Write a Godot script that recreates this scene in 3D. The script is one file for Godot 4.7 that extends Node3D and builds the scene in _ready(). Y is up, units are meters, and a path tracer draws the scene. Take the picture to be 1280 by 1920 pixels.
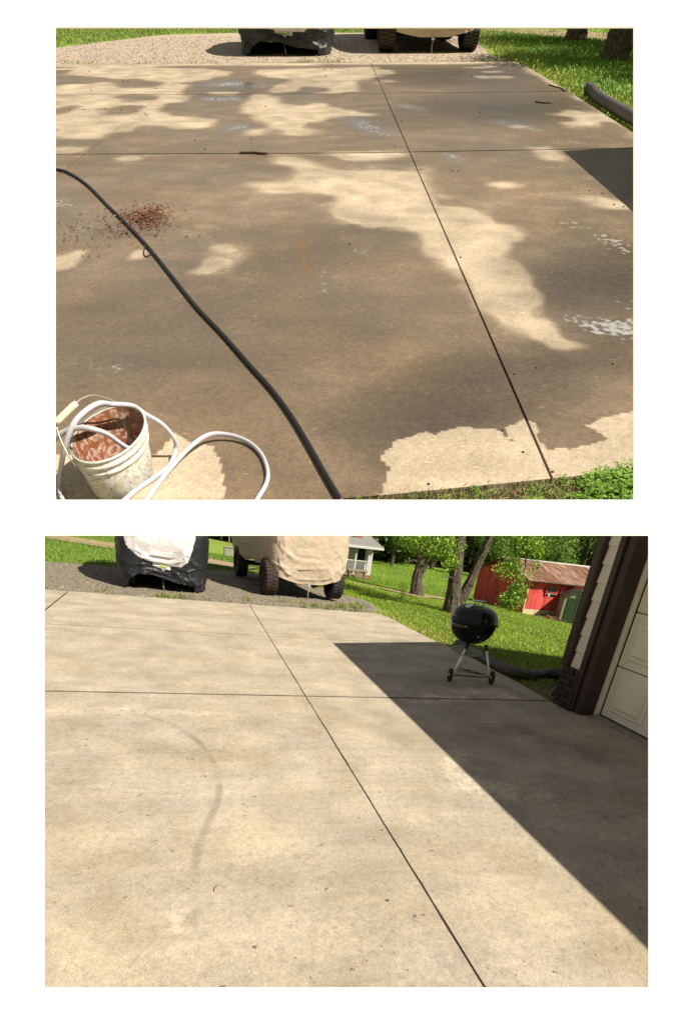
extends Node3D
# Two views of one driveway, seen through the two openings of a white board wall: above, the wet
# driveway (a tilted tray just behind the wall); below, the same driveway dry, with the garage.
# Each place has a frame of its own: x to the right, y up, f forward (so Vector3(x, y, -f)).

const S := 20.0          # scale of the lower place
const R := 40.0          # how many times larger the lower place is than the upper one
const EYE := 1.6         # eye height in both frames
const XC := Vector3(0.955130, 0.115095, 0.272910)
const YC := Vector3(0.018762, 0.896050, -0.443557)
const ZC := Vector3(-0.295592, 0.428775, 0.853685)
const XU := Vector3(0.955130, 0.115095, 0.272910)
const YU := Vector3(-0.239578, 0.841988, 0.483382)
const ZU := Vector3(-0.174152, -0.527076, 0.831783)
const PI2 := PI * 2.0
const PPX := 649.0       # where the lens axis meets the picture, and its focal length, in picture units
const PPY := 1428.0
const FOC := 950.0

var LOW: Transform3D
var UP: Transform3D
var M := {}
var rng := RandomNumberGenerator.new()

func lin(r: float, g: float, b: float) -> Color:
	return Color(r, g, b).linear_to_srgb()

func P(x: float, y: float, f: float) -> Vector3:
	return Vector3(x, y, -f)

func pairs(a: Array, y: float = 0.0) -> Array:
	var out := []
	for i in range(0, a.size() - 1, 2):
		out.append(Vector3(float(a[i]), y, -float(a[i + 1])))
	return out

# ---------------------------------------------------------------- scene tree
var used := {}
func numbered(parent: Node, called: String) -> String:
	var key := str(parent.get_instance_id()) + called
	var n: int = used.get(key, 0)
	used[key] = n + 1
	return called if n == 0 else "%s_%03d" % [called, n]

func thing(base: Transform3D, called: String, label: String, category: String, at: Vector3, turn := 0.0, group := "") -> Node3D:
	var o := Node3D.new()
	o.name = numbered(self, called)
	add_child(o, true)
	o.transform = base * Transform3D(Basis(Vector3.UP, turn), at)
	o.set_meta("label", label)
	o.set_meta("category", category)
	if group != "":
		o.set_meta("group", group)
	return o

func structure(base: Transform3D, called: String) -> Node3D:
	var o := Node3D.new()
	o.name = numbered(self, called)
	add_child(o, true)
	o.transform = base
	o.set_meta("kind", "structure")
	return o

func part(st: SurfaceTool, called: String, m: Material, parent: Node) -> MeshInstance3D:
	st.generate_normals()
	var o := MeshInstance3D.new()
	o.mesh = st.commit()
	o.name = numbered(parent, called)
	o.material_override = m
	parent.add_child(o, true)
	return o

func again(mesh: Mesh, called: String, m: Material, parent: Node, t: Transform3D) -> MeshInstance3D:
	var o := MeshInstance3D.new()
	o.mesh = mesh
	o.name = numbered(parent, called)
	o.material_override = m
	parent.add_child(o, true)
	o.transform = t
	return o

func mass(called: String, mesh: Mesh, m: Material, where: Array, tint: Array, parent: Node) -> MultiMeshInstance3D:
	var mm := MultiMesh.new()
	mm.transform_format = MultiMesh.TRANSFORM_3D
	mm.use_colors = true
	mm.mesh = mesh
	mm.instance_count = where.size()
	for i in where.size():
		mm.set_instance_transform(i, where[i])
		mm.set_instance_color(i, tint[i])
	var o := MultiMeshInstance3D.new()
	o.multimesh = mm
	o.material_override = m
	o.name = numbered(parent, called)
	parent.add_child(o, true)
	o.set_meta("kind", "stuff")
	return o

func stuff_root(base: Transform3D, called: String, mesh: Mesh, m: Material, where: Array, tint: Array, label: String, category: String) -> MultiMeshInstance3D:
	var o := mass(called, mesh, m, where, tint, self)
	o.transform = base
	o.set_meta("label", label)
	o.set_meta("category", category)
	return o

# ---------------------------------------------------------------- shapes
func tool(flat := false) -> SurfaceTool:
	var st := SurfaceTool.new()
	st.begin(Mesh.PRIMITIVE_TRIANGLES)
	st.set_smooth_group(-1 if flat else 0)
	return st

func tri(st: SurfaceTool, a: Vector3, b: Vector3, c: Vector3) -> void:
	st.add_vertex(a); st.add_vertex(b); st.add_vertex(c)

func quad(st: SurfaceTool, a: Vector3, b: Vector3, c: Vector3, d: Vector3, out: Vector3) -> void:
	if (c - a).cross(b - a).dot(out) >= 0.0:
		tri(st, a, b, c); tri(st, a, c, d)
	else:
		tri(st, a, c, b); tri(st, a, d, c)

func box(st: SurfaceTool, c: Vector3, s: Vector3, b := Basis()) -> void:
	var h := s * 0.5
	for ax in 3:
		for sg in [-1.0, 1.0]:
			var n := Vector3.ZERO; n[ax] = sg
			var u := Vector3.ZERO; u[(ax + 1) % 3] = h[(ax + 1) % 3]
			var v := Vector3.ZERO; v[(ax + 2) % 3] = h[(ax + 2) % 3]
			var o := Vector3.ZERO; o[ax] = h[ax] * sg
			quad(st, c + b * (o - u - v), c + b * (o + u - v), c + b * (o + u + v), c + b * (o - u + v), b * n)

func bevel(st: SurfaceTool, c: Vector3, s: Vector3, e: float, b := Basis()) -> void:
	var h := s * 0.5
	var k := h - Vector3(e, e, e)
	for ax in 3:
		var a1 := (ax + 1) % 3
		var a2 := (ax + 2) % 3
		for sg in [-1.0, 1.0]:
			var p := []
			for q in [[-1, -1], [1, -1], [1, 1], [-1, 1]]:
				var v := Vector3.ZERO
				v[ax] = sg * h[ax]; v[a1] = q[0] * k[a1]; v[a2] = q[1] * k[a2]
				p.append(c + b * v)
			var n := Vector3.ZERO; n[ax] = sg
			quad(st, p[0], p[1], p[2], p[3], b * n)
		for s1 in [-1.0, 1.0]:
			for s2 in [-1.0, 1.0]:
				var p := []
				for q in [[-1, 0], [1, 0], [1, 1], [-1, 1]]:
					var v := Vector3.ZERO
					v[ax] = q[0] * k[ax]
					v[a1] = s1 * (h[a1] if q[1] == 0 else k[a1])
					v[a2] = s2 * (k[a2] if q[1] == 0 else h[a2])
					p.append(c + b * v)
				var n := Vector3.ZERO; n[a1] = s1; n[a2] = s2
				quad(st, p[0], p[1], p[2], p[3], b * n)
	for x in [-1.0, 1.0]:
		for y in [-1.0, 1.0]:
			for z in [-1.0, 1.0]:
				var n := Vector3(x, y, z)
				var a := c + b * Vector3(x * h.x, y * k.y, z * k.z)
				var d := c + b * Vector3(x * k.x, y * h.y, z * k.z)
				var g := c + b * Vector3(x * k.x, y * k.y, z * h.z)
				if (g - a).cross(d - a).dot(b * n) >= 0.0:
					tri(st, a, d, g)
				else:
					tri(st, a, g, d)

func smooth_path(pts: Array, step: float) -> Array:
	var c := Curve3D.new()
	c.bake_interval = step
	for i in pts.size():
		var a: Vector3 = pts[maxi(i - 1, 0)]
		var b: Vector3 = pts[mini(i + 1, pts.size() - 1)]
		var t := (b - a) / 6.0
		c.add_point(pts[i], -t, t)
	return Array(c.get_baked_points())

# a swept tube; rad is one number or one per point; wob(ring, angle) may reshape it
func tube(st: SurfaceTool, pts: Array, rad, sides := 10, caps := true, wob = null) -> void:
	var rings := []
	var up := Vector3(0.31, 0.9, 0.17).normalized()
	for i in pts.size():
		var a: Vector3 = pts[maxi(i - 1, 0)]
		var b: Vector3 = pts[mini(i + 1, pts.size() - 1)]
		var d := (b - a).normalized()
		if absf(d.dot(up)) > 0.98:
			up = Vector3(1, 0.05, 0.1).normalized()
		var u := (up - d * d.dot(up)).normalized()
		up = u
		var w := d.cross(u)
		var r: float = float(rad[i]) if rad is Array else float(rad)
		var ring := []
		for k in sides:
			var an := PI2 * k / sides
			var rr := r
			if wob != null:
				rr = float(wob.call(i, an, r))
			ring.append(pts[i] + (u * cos(an) + w * sin(an)) * rr)
		rings.append(ring)
	for i in rings.size() - 1:
		for k in sides:
			var k2 := (k + 1) % sides
			var mid: Vector3 = (rings[i][k] + rings[i + 1][k2]) * 0.5 - (pts[i] + pts[i + 1]) * 0.5
			quad(st, rings[i][k], rings[i][k2], rings[i + 1][k2], rings[i + 1][k], mid)
	if caps:
		for e in [0, rings.size() - 1]:
			var n: Vector3 = (pts[0] - pts[1]) if e == 0 else (pts[e] - pts[e - 1])
			for k in sides:
				var k2 := (k + 1) % sides
				quad(st, pts[e], rings[e][k], rings[e][k2], pts[e], n)

func lathe(st: SurfaceTool, prof: Array, seg: int, t := Transform3D()) -> void:
	for i in prof.size() - 1:
		var a: Vector2 = prof[i]
		var b: Vector2 = prof[i + 1]
		for k in seg:
			var a0 := PI2 * k / seg
			var a1 := PI2 * (k + 1) / seg
			var p := [Vector3(cos(a0) * a.x, a.y, sin(a0) * a.x), Vector3(cos(a1) * a.x, a.y, sin(a1) * a.x), Vector3(cos(a1) * b.x, b.y, sin(a1) * b.x), Vector3(cos(a0) * b.x, b.y, sin(a0) * b.x)]
			# outward is to the right of the profile's direction
			var m := (a0 + a1) * 0.5
			var d := b - a
			var n := Vector3(cos(m) * d.y, -d.x, sin(m) * d.y)
			for j in 4:
				p[j] = t * p[j]
			quad(st, p[0], p[1], p[2], p[3], t.basis * n)

# a flat slab with the outline poly (Vector2 of x and f), its top at y, with uv and uv2
func slab(st: SurfaceTool, poly: Array, y: float, thick: float, uv: Rect2, uv2: float) -> void:
	var pl := PackedVector2Array(poly)
	var ids := Geometry2D.triangulate_polygon(pl)
	var put := func(q: Vector2, yy: float):
		st.set_uv((q - uv.position) / uv.size)
		st.set_uv2(q / uv2)
		st.add_vertex(Vector3(q.x, yy, -q.y))
	for i in range(0, ids.size(), 3):
		var a := pl[ids[i]]; var b := pl[ids[i + 1]]; var c := pl[ids[i + 2]]
		if (b - a).cross(c - a) > 0.0:
			var t := b; b = c; c = t
		put.call(a, y); put.call(b, y); put.call(c, y)
	for i in pl.size():
		var a := pl[i]; var b := pl[(i + 1) % pl.size()]
		put.call(a, y); put.call(b, y); put.call(b, y - thick)
		put.call(a, y); put.call(b, y - thick); put.call(a, y - thick)

# ---------------------------------------------------------------- materials
func noise_bytes(w: int, h: int, sd: int, freq: float, oct := 4, seamless := true) -> PackedByteArray:
	var n := FastNoiseLite.new()
	n.seed = sd
	n.noise_type = FastNoiseLite.TYPE_SIMPLEX_SMOOTH
	n.frequency = freq
	n.fractal_octaves = oct
	var im: Image = n.get_seamless_image(w, h) if seamless else n.get_image(w, h)
	im.convert(Image.FORMAT_L8)
	return im.get_data()

func ramp_tex(size: int, sd: int, freq: float, oct: int, cols: Array, grain := 0.0, squash := 1.0) -> ImageTexture:
	var w := size
	var h := int(size * squash)
	var nb := noise_bytes(w, h, sd, freq, oct)
	if h != w:
		var im := Image.create_from_data(w, h, false, Image.FORMAT_L8, nb)
		im.resize(w, w, Image.INTERPOLATE_BILINEAR)
		nb = im.get_data()
	var lut := []
	for i in 256:
		var t := i / 255.0 * (cols.size() - 1)
		var k := mini(int(t), cols.size() - 2)
		lut.append((cols[k] as Color).lerp(cols[k + 1], t - k))
	var out := PackedByteArray()
	out.resize(w * w * 3)
	var r := RandomNumberGenerator.new(); r.seed = sd + 11
	for i in w * w:
		var c: Color = lut[nb[i]]
		var g := 1.0
		if grain > 0.0:
			g = 1.0 + grain * (r.randf() + r.randf() - 1.0)
		out[i * 3] = clampi(int(c.r * g * 255.0), 0, 255)
		out[i * 3 + 1] = clampi(int(c.g * g * 255.0), 0, 255)
		out[i * 3 + 2] = clampi(int(c.b * g * 255.0), 0, 255)
	return ImageTexture.create_from_image(Image.create_from_data(w, w, false, Image.FORMAT_RGB8, out))

func norm_tex(size: int, sd: int, freq: float, oct: int, strength: float, squash := 1.0) -> ImageTexture:
	var im := Image.create_from_data(size, int(size * squash), false, Image.FORMAT_L8, noise_bytes(size, int(size * squash), sd, freq, oct))
	if squash != 1.0:
		im.resize(size, size, Image.INTERPOLATE_CUBIC)
	im.bump_map_to_normal_map(strength)
	return ImageTexture.create_from_image(im)

func mat(c: Color, rough := 0.8, metal := 0.0) -> StandardMaterial3D:
	var m := StandardMaterial3D.new()
	m.albedo_color = c
	m.roughness = rough
	m.metallic = metal
	return m

func tmat(t: Texture2D, per: float, rough := 0.85, nt: Texture2D = null, ns := 1.0, metal := 0.0) -> StandardMaterial3D:
	var m := mat(Color.WHITE, rough, metal)
	m.albedo_texture = t
	m.uv1_triplanar = true
	m.uv1_scale = Vector3.ONE / per
	if nt:
		m.normal_enabled = true
		m.normal_texture = nt
		m.normal_scale = ns
	return m

func tinted(rough := 0.7, back := 0.0) -> StandardMaterial3D:
	var m := mat(Color.WHITE, rough)
	m.vertex_color_use_as_albedo = true
	if back > 0.0:
		m.backlight_enabled = true
		m.backlight = Color(back, back, back)
	m.cull_mode = BaseMaterial3D.CULL_DISABLED
	return m

func make_materials() -> void:
	M.board = mat(lin(0.92, 0.92, 0.92), 0.95)
	M.joint = mat(lin(0.05, 0.043, 0.033), 0.95)
	M.grass = tinted(0.55, 0.5)
	M.leaf = tinted(0.5, 0.7)
	M.stone = tinted(0.9)
	M.ground = tmat(ramp_tex(512, 3, 0.03, 5, [lin(0.07, 0.11, 0.008), lin(0.15, 0.23, 0.016), lin(0.21, 0.3, 0.025), lin(0.28, 0.33, 0.05)], 0.45), 1.7, 0.95)
	M.ground.vertex_color_use_as_albedo = true
	M.gravel = tmat(ramp_tex(512, 5, 0.09, 5, [lin(0.07, 0.057, 0.044), lin(0.16, 0.135, 0.102), lin(0.22, 0.185, 0.14), lin(0.3, 0.26, 0.2)], 0.6), 1.3, 0.95)
	M.gravel_pale = tmat(ramp_tex(512, 7, 0.09, 5, [lin(0.15, 0.12, 0.095), lin(0.32, 0.25, 0.195), lin(0.42, 0.335, 0.265), lin(0.48, 0.41, 0.34)], 0.5), 2.6, 0.95)
	M.soil = tmat(ramp_tex(256, 8, 0.06, 5, [lin(0.04, 0.026, 0.016), lin(0.12, 0.08, 0.05), lin(0.2, 0.14, 0.09)], 0.5), 0.8, 0.95)
	M.dirt = tmat(ramp_tex(512, 6, 0.04, 5, [lin(0.16, 0.11, 0.06), lin(0.3, 0.22, 0.13), lin(0.4, 0.31, 0.2)], 0.4), 2.2, 0.95)
	var bark_n := norm_tex(512, 21, 0.03, 5, 14.0, 0.3)
	M.bark = tmat(ramp_tex(512, 22, 0.035, 5, [lin(0.01, 0.008, 0.006), lin(0.042, 0.033, 0.024), lin(0.14, 0.11, 0.08), lin(0.28, 0.235, 0.18)], 0.3, 0.3), 0.8, 0.95, bark_n, 1.2)
	M.twig = mat(lin(0.09, 0.07, 0.045), 0.9)
	var cloth_n := norm_tex(512, 31, 0.012, 4, 9.0)
	M.black_cloth = tmat(ramp_tex(256, 32, 0.02, 4, [lin(0.006, 0.007, 0.011), lin(0.01, 0.012, 0.017), lin(0.016, 0.018, 0.024)], 0.25), 0.9, 0.5, cloth_n, 0.8)
	M.white_cloth = tmat(ramp_tex(256, 33, 0.02, 4, [lin(0.54, 0.52, 0.55), lin(0.62, 0.6, 0.63)], 0.05), 0.9, 0.6, cloth_n, 0.6)
	M.tan_cloth = tmat(ramp_tex(512, 34, 0.012, 4, [lin(0.36, 0.3, 0.22), lin(0.43, 0.37, 0.28), lin(0.48, 0.38, 0.3), lin(0.44, 0.32, 0.25)], 0.05), 2.2, 0.75, cloth_n, 0.6)
	M.hivis = mat(lin(0.62, 0.75, 0.02), 0.4)
	M.grey_patch = mat(lin(0.22, 0.22, 0.2), 0.5)
	M.rubber = tmat(ramp_tex(256, 41, 0.05, 4, [lin(0.018, 0.017, 0.016), lin(0.04, 0.037, 0.033)], 0.3), 0.5, 0.85)
	M.rust_rubber = tmat(ramp_tex(256, 42, 0.05, 4, [lin(0.02, 0.015, 0.012), lin(0.06, 0.035, 0.022)], 0.3), 0.5, 0.9)
	M.dark_metal = mat(lin(0.02, 0.02, 0.02), 0.6)
	M.steel = mat(lin(0.86, 0.86, 0.86), 0.4, 0.15)
	M.alu = mat(lin(0.6, 0.62, 0.66), 0.38, 0.6)
	M.enamel = mat(lin(0.004, 0.004, 0.005), 0.12)
	M.enamel.clearcoat_enabled = true
	M.enamel.clearcoat = 0.25
	M.enamel.metallic_specular = 0.35
	M.enamel.clearcoat_roughness = 0.04
	M.ash = tmat(ramp_tex(128, 43, 0.06, 3, [lin(0.24, 0.21, 0.16), lin(0.4, 0.36, 0.28)], 0.2), 0.3, 0.5, null, 1.0, 0.5)
	M.black_plastic = mat(lin(0.02, 0.019, 0.018), 0.55)
	M.pipe = tmat(ramp_tex(256, 44, 0.03, 4, [lin(0.06, 0.052, 0.046), lin(0.11, 0.095, 0.082)], 0.2), 0.6, 0.55)
	M.pipe_grey = tmat(ramp_tex(256, 45, 0.03, 4, [lin(0.075, 0.066, 0.062), lin(0.12, 0.106, 0.1)], 0.2), 0.6, 0.5)
	M.siding = tmat(ramp_tex(256, 51, 0.015, 4, [lin(0.76, 0.68, 0.56), lin(0.84, 0.76, 0.64)], 0.06, 0.15), 0.7, 0.7)
	M.door_paint = tmat(ramp_tex(256, 52, 0.012, 4, [lin(0.8, 0.72, 0.56), lin(0.86, 0.78, 0.62)], 0.04), 0.9, 0.45)
	M.brown_trim = tmat(ramp_tex(256, 53, 0.02, 4, [lin(0.026, 0.015, 0.009), lin(0.055, 0.033, 0.02)], 0.2, 0.2), 0.5, 0.6)
	M.brick = tmat(ramp_tex(256, 54, 0.04, 4, [lin(0.014, 0.01, 0.009), lin(0.032, 0.021, 0.019), lin(0.055, 0.036, 0.032)], 0.3), 0.25, 0.85)
	M.mortar = mat(lin(0.05, 0.042, 0.036), 0.95)
	M.red_wood = tmat(ramp_tex(512, 61, 0.02, 4, [lin(0.34, 0.026, 0.026), lin(0.54, 0.06, 0.055), lin(0.62, 0.1, 0.09)], 0.15, 0.15), 3.0, 0.8)
	M.block = tmat(ramp_tex(256, 62, 0.03, 4, [lin(0.42, 0.34, 0.19), lin(0.58, 0.5, 0.32)], 0.15), 1.5, 0.9)
	M.tin = tmat(ramp_tex(512, 63, 0.016, 5, [lin(0.11, 0.045, 0.026), lin(0.19, 0.085, 0.052), lin(0.26, 0.17, 0.12), lin(0.4, 0.34, 0.28)], 0.15, 0.35), 3.2, 0.6)
	M.tin_dull = M.tin.duplicate(); M.tin_dull.albedo_color = Color(0.86, 0.8, 0.76)
	M.tin_pale = M.tin.duplicate(); M.tin_pale.albedo_color = Color(0.98, 1.0, 1.0); M.tin_pale.uv1_offset = Vector3(0.37, 0.2, 0.61)
	M.green_paint = tmat(ramp_tex(256, 64, 0.03, 4, [lin(0.01, 0.03, 0.006), lin(0.024, 0.055, 0.012)], 0.15), 1.2, 0.7)
	M.white_paint = tmat(ramp_tex(256, 65, 0.03, 4, [lin(0.4, 0.41, 0.4), lin(0.56, 0.57, 0.55)], 0.1), 1.5, 0.7)
	M.shed_wall = tmat(ramp_tex(256, 66, 0.03, 4, [lin(0.2, 0.2, 0.16), lin(0.28, 0.28, 0.23)], 0.1), 1.2, 0.7)
	M.glass = mat(lin(0.01, 0.012, 0.013), 0.08)
	M.dark_inside = mat(lin(0.012, 0.012, 0.012), 0.9)
	M.chimney = tmat(ramp_tex(256, 67, 0.06, 4, [lin(0.16, 0.06, 0.03), lin(0.3, 0.12, 0.07)], 0.3), 0.8, 0.9)
	M.roof_grey = tmat(ramp_tex(256, 68, 0.04, 4, [lin(0.16, 0.155, 0.15), lin(0.27, 0.265, 0.25)], 0.2), 1.5, 0.8)
	M.wood = tmat(ramp_tex(256, 69, 0.03, 4, [lin(0.16, 0.12, 0.08), lin(0.3, 0.24, 0.17)], 0.2, 0.2), 0.5, 0.85)
	M.pail = bucket_paint()
	M.mud = bucket_mud()
	M.vinyl = mat(lin(0.5, 0.49, 0.57), 0.2)
	M.vinyl.backlight_enabled = true
	M.vinyl.backlight = Color(0.35, 0.35, 0.4)
	M.print_ink = mat(lin(0.25, 0.25, 0.3), 0.5)
	M.wire = mat(lin(0.5, 0.46, 0.36), 0.4, 0.7)
	M.grip = mat(lin(0.66, 0.58, 0.42), 0.6)
	M.hose_black = mat(lin(0.016, 0.016, 0.018), 0.42)
	M.debris = tinted(0.9)
	M.threshold = tmat(ramp_tex(256, 71, 0.03, 5, [lin(0.2, 0.17, 0.12), lin(0.36, 0.32, 0.24)], 0.2), 0.8, 0.9)

func bucket_paint() -> StandardMaterial3D:
	# white plastic, with chalky grey-green smears, scuffs and yellow paint
	var w := 512
	var a := noise_bytes(w, w, 81, 0.012, 4)
	var b := noise_bytes(w, w, 82, 0.03, 5)
	var c := noise_bytes(w, w, 83, 0.02, 4)
	var out := PackedByteArray(); out.resize(w * w * 3)
	for i in w * w:
		var col := lin(0.56, 0.56, 0.6)
		var s := smoothstep(0.5, 0.62, a[i] / 255.0)
		col = col.lerp(lin(0.36, 0.36, 0.3), s * 0.8)
		if b[i] > 156:
			col = col.lerp(lin(0.68, 0.64, 0.55), 0.9)
		elif b[i] < 74:
			col = col.lerp(lin(0.16, 0.15, 0.13), 0.8)
		if c[i] > 188:
			col = col.lerp(lin(0.62, 0.56, 0.12), 0.65)
		out[i * 3] = int(col.r * 255); out[i * 3 + 1] = int(col.g * 255); out[i * 3 + 2] = int(col.b * 255)
	return tmat(ImageTexture.create_from_image(Image.create_from_data(w, w, false, Image.FORMAT_RGB8, out)), 0.34, 0.5)

func bucket_mud() -> StandardMaterial3D:
	var w := 512
	var a := noise_bytes(w, w, 84, 0.014, 5)
	var b := noise_bytes(w, w, 85, 0.05, 4)
	var out := PackedByteArray(); out.resize(w * w * 3)
	for i in w * w:
		var col := lin(0.15, 0.05, 0.02).lerp(lin(0.25, 0.095, 0.04), b[i] / 255.0)
		var s := smoothstep(0.57, 0.64, (a[i] + (b[i] - 128) * 0.3) / 255.0)
		col = col.lerp(lin(0.42, 0.32, 0.3), s)
		out[i * 3] = int(col.r * 255); out[i * 3 + 1] = int(col.g * 255); out[i * 3 + 2] = int(col.b * 255)
	return tmat(ImageTexture.create_from_image(Image.create_from_data(w, w, false, Image.FORMAT_RGB8, out)), 0.3, 0.3)

# ---------------------------------------------------------------- concrete
func speckle_tex() -> ImageTexture:
	# fine sand grain, pin holes and pale flecks, multiplied over the broad colour
	var w := 512
	var a := noise_bytes(w, w, 91, 0.16, 3)
	var b := noise_bytes(w, w, 92, 0.05, 3)
	var r := RandomNumberGenerator.new(); r.seed = 5
	var out := PackedByteArray(); out.resize(w * w * 3)
	for i in w * w:
		var v := 0.84 + 0.17 * (a[i] / 255.0 - 0.5) + 0.1 * (b[i] / 255.0 - 0.5) + 0.14 * (r.randf() - 0.5)
		if a[i] < 52:
			v -= 0.12
		elif a[i] > 205:
			v += 0.12
		out[i * 3] = clampi(int(v * 255), 0, 255); out[i * 3 + 1] = clampi(int(v * 253), 0, 255); out[i * 3 + 2] = clampi(int(v * 249), 0, 255)
	return ImageTexture.create_from_image(Image.create_from_data(w, w, false, Image.FORMAT_RGB8, out))

func concrete(albedo: ImageTexture, rough: ImageTexture, detail: ImageTexture) -> StandardMaterial3D:
	var m := mat(Color.WHITE, 0.92)
	m.albedo_texture = albedo
	if rough:
		m.roughness = 1.0
		m.roughness_texture = rough
	m.detail_enabled = true
	m.detail_albedo = detail
	m.detail_blend_mode = BaseMaterial3D.BLEND_MODE_MUL
	m.detail_uv_layer = BaseMaterial3D.DETAIL_UV_2
	return m

func stretched(w: int, h: int, sx: float, sd: int, freq: float, oct: int) -> PackedByteArray:
	# noise drawn out along the rows, as a broom or a wand leaves it
	var im := Image.create_from_data(int(w / sx), h, false, Image.FORMAT_L8, noise_bytes(int(w / sx), h, sd, freq, oct))
	im.resize(w, h, Image.INTERPOLATE_CUBIC)
	return im.get_data()

# darkening or whitening along a line, in texels
func stamp(field: PackedFloat32Array, w: int, h: int, pts: Array, rect: Rect2, rad: float, amount: float) -> void:
	var path := smooth_path(pts, rad * 0.4)
	var sx := w / rect.size.x
	var sy := h / rect.size.y
	for n in path.size():
		var p: Vector3 = path[n]
		var cx := (p.x - rect.position.x) * sx
		var cy := (-p.z - rect.position.y) * sy
		var fade := 0.6 + 0.4 * sin(PI * clampf((n + 2.0) / (path.size() + 3.0), 0.0, 1.0))
		for y in range(maxi(0, int(cy - rad * sy)), mini(h - 1, int(cy + rad * sy)) + 1):
			for x in range(maxi(0, int(cx - rad * sx)), mini(w - 1, int(cx + rad * sx)) + 1):
				var d := Vector2((x - cx) / (rad * sx), (y - cy) / (rad * sy)).length()
				if d < 1.0:
					var v := amount * fade * (1.0 - d * d)
					var i := y * w + x
					if absf(v) > absf(field[i]):
						field[i] = v

const LOW_RECT := Rect2(-4.6, 0.4, 9.2, 9.6)
const UP_RECT := Rect2(-9.6, 2.4, 17.0, 23.9)

func dry_concrete() -> StandardMaterial3D:
	var w := 1400
	var h := 1460
	var broad := noise_bytes(w, h, 101, 0.0035, 4, false)
	var streak := stretched(w, h, 5.0, 102, 0.018, 5)
	var mid := noise_bytes(w, h, 103, 0.02, 5, false)
	var warm := noise_bytes(w, h, 104, 0.006, 4, false)
	var fine := stretched(w, h, 12.0, 105, 0.09, 3)
	var grit := noise_bytes(w, h, 106, 0.11, 3, false)
	var blot := noise_bytes(w, h, 107, 0.011, 6, false)
	var field := PackedFloat32Array(); field.resize(w * h)
	stamp(field, w, h, pairs([-0.329, 4.077, -0.09, 3.833, 0.059, 3.568, 0.148, 3.243, 0.177, 2.932, 0.142, 2.645, 0.087, 2.45, 0.031, 2.213, 0.006, 1.991, 0.013, 1.827, -0.004, 1.698]), LOW_RECT, 0.03, -0.16)
	stamp(field, w, h, [P(-0.1, 0, 1.78), P(-0.07, 0, 1.72), P(-0.06, 0, 1.66)], LOW_RECT, 0.025, 0.08)
	stamp(field, w, h, [P(-1.0, 0, 4.1), P(-0.6, 0, 4.2), P(-0.2, 0, 4.15), P(0.2, 0, 4.2)], LOW_RECT, 0.12, 0.07)
	stamp(field, w, h, [P(2.2, 0, 4.6), P(2.9, 0, 4.75), P(3.7, 0, 4.9)], LOW_RECT, 0.25, 0.2)
	stamp(field, w, h, [P(2.05, 0, 3.2), P(1.9, 0, 2.8), P(2.3, 0, 2.6)], LOW_RECT, 0.2, 0.14)
	stamp(field, w, h, [P(1.35, 0, 4.25), P(1.6, 0, 4.0), P(1.75, 0, 3.7)], LOW_RECT, 0.3, -0.1)
	stamp(field, w, h, [P(2.7, 0, 3.9), P(3.1, 0, 3.6), P(3.5, 0, 3.0)], LOW_RECT, 0.25, -0.14)
	stamp(field, w, h, [P(1.0, 0, 2.4), P(0.9, 0, 2.0)], LOW_RECT, 0.3, -0.06)
	var out := PackedByteArray(); out.resize(w * h * 3)
	var r := RandomNumberGenerator.new(); r.seed = 9
	for i in w * h:
		var s := streak[i] / 255.0 - 0.5
		var k := mid[i] / 255.0 - 0.5
		var b := broad[i] / 255.0 - 0.5
		var t := warm[i] / 255.0 - 0.5
		var g := grit[i] / 255.0 - 0.5
		var far := clampf((i / w) / float(h) * 1.3, 0.0, 1.0)
		var v := 1.0 + (0.04 + 0.07 * far) * s + 0.07 * k + 0.06 * b + 0.065 * (fine[i] / 255.0 - 0.5) + 0.11 * g + field[i] * (0.75 + 2.4 * k + 1.2 * g) + 0.075 * (r.randf() - 0.5)
		var q := blot[i] / 255.0
		var dirt := smoothstep(0.56, 0.68, q + 0.12 * g)
		v -= 0.045 * dirt
		v += 0.05 * smoothstep(0.42, 0.3, q)
		if g < -0.3:
			v -= 0.06
		var o := clampf(t * 0.35 + s * 0.15 + 0.14 * dirt, -0.2, 0.5)
		var rr := 0.76 * v * (1.0 + 0.02 * o)
		var gg := 0.715 * v * (1.0 - 0.02 * o)
		var bb := 0.65 * v * (1.0 - 0.16 * o)
		out[i * 3] = clampi(int(rr * 255), 0, 255); out[i * 3 + 1] = clampi(int(gg * 255), 0, 255); out[i * 3 + 2] = clampi(int(bb * 255), 0, 255)
	for n in 1500:          # specks of rust, grit and tiny pits
		var x := r.randi_range(3, w - 4); var y := r.randi_range(3, h - 4)
		var dark := r.randf() < 0.75
		for q in (1 if r.randf() < 0.7 else 3):
			var i := ((y + r.randi_range(0, 1)) * w + x + q) * 3
			out[i] = int(out[i] * (0.45 if dark else 0.8)); out[i + 1] = int(out[i + 1] * (0.42 if dark else 0.5)); out[i + 2] = int(out[i + 2] * (0.42 if dark else 0.35))
	return concrete(ImageTexture.create_from_image(Image.create_from_data(w, h, false, Image.FORMAT_RGB8, out)), null, M.speckle)

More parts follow.
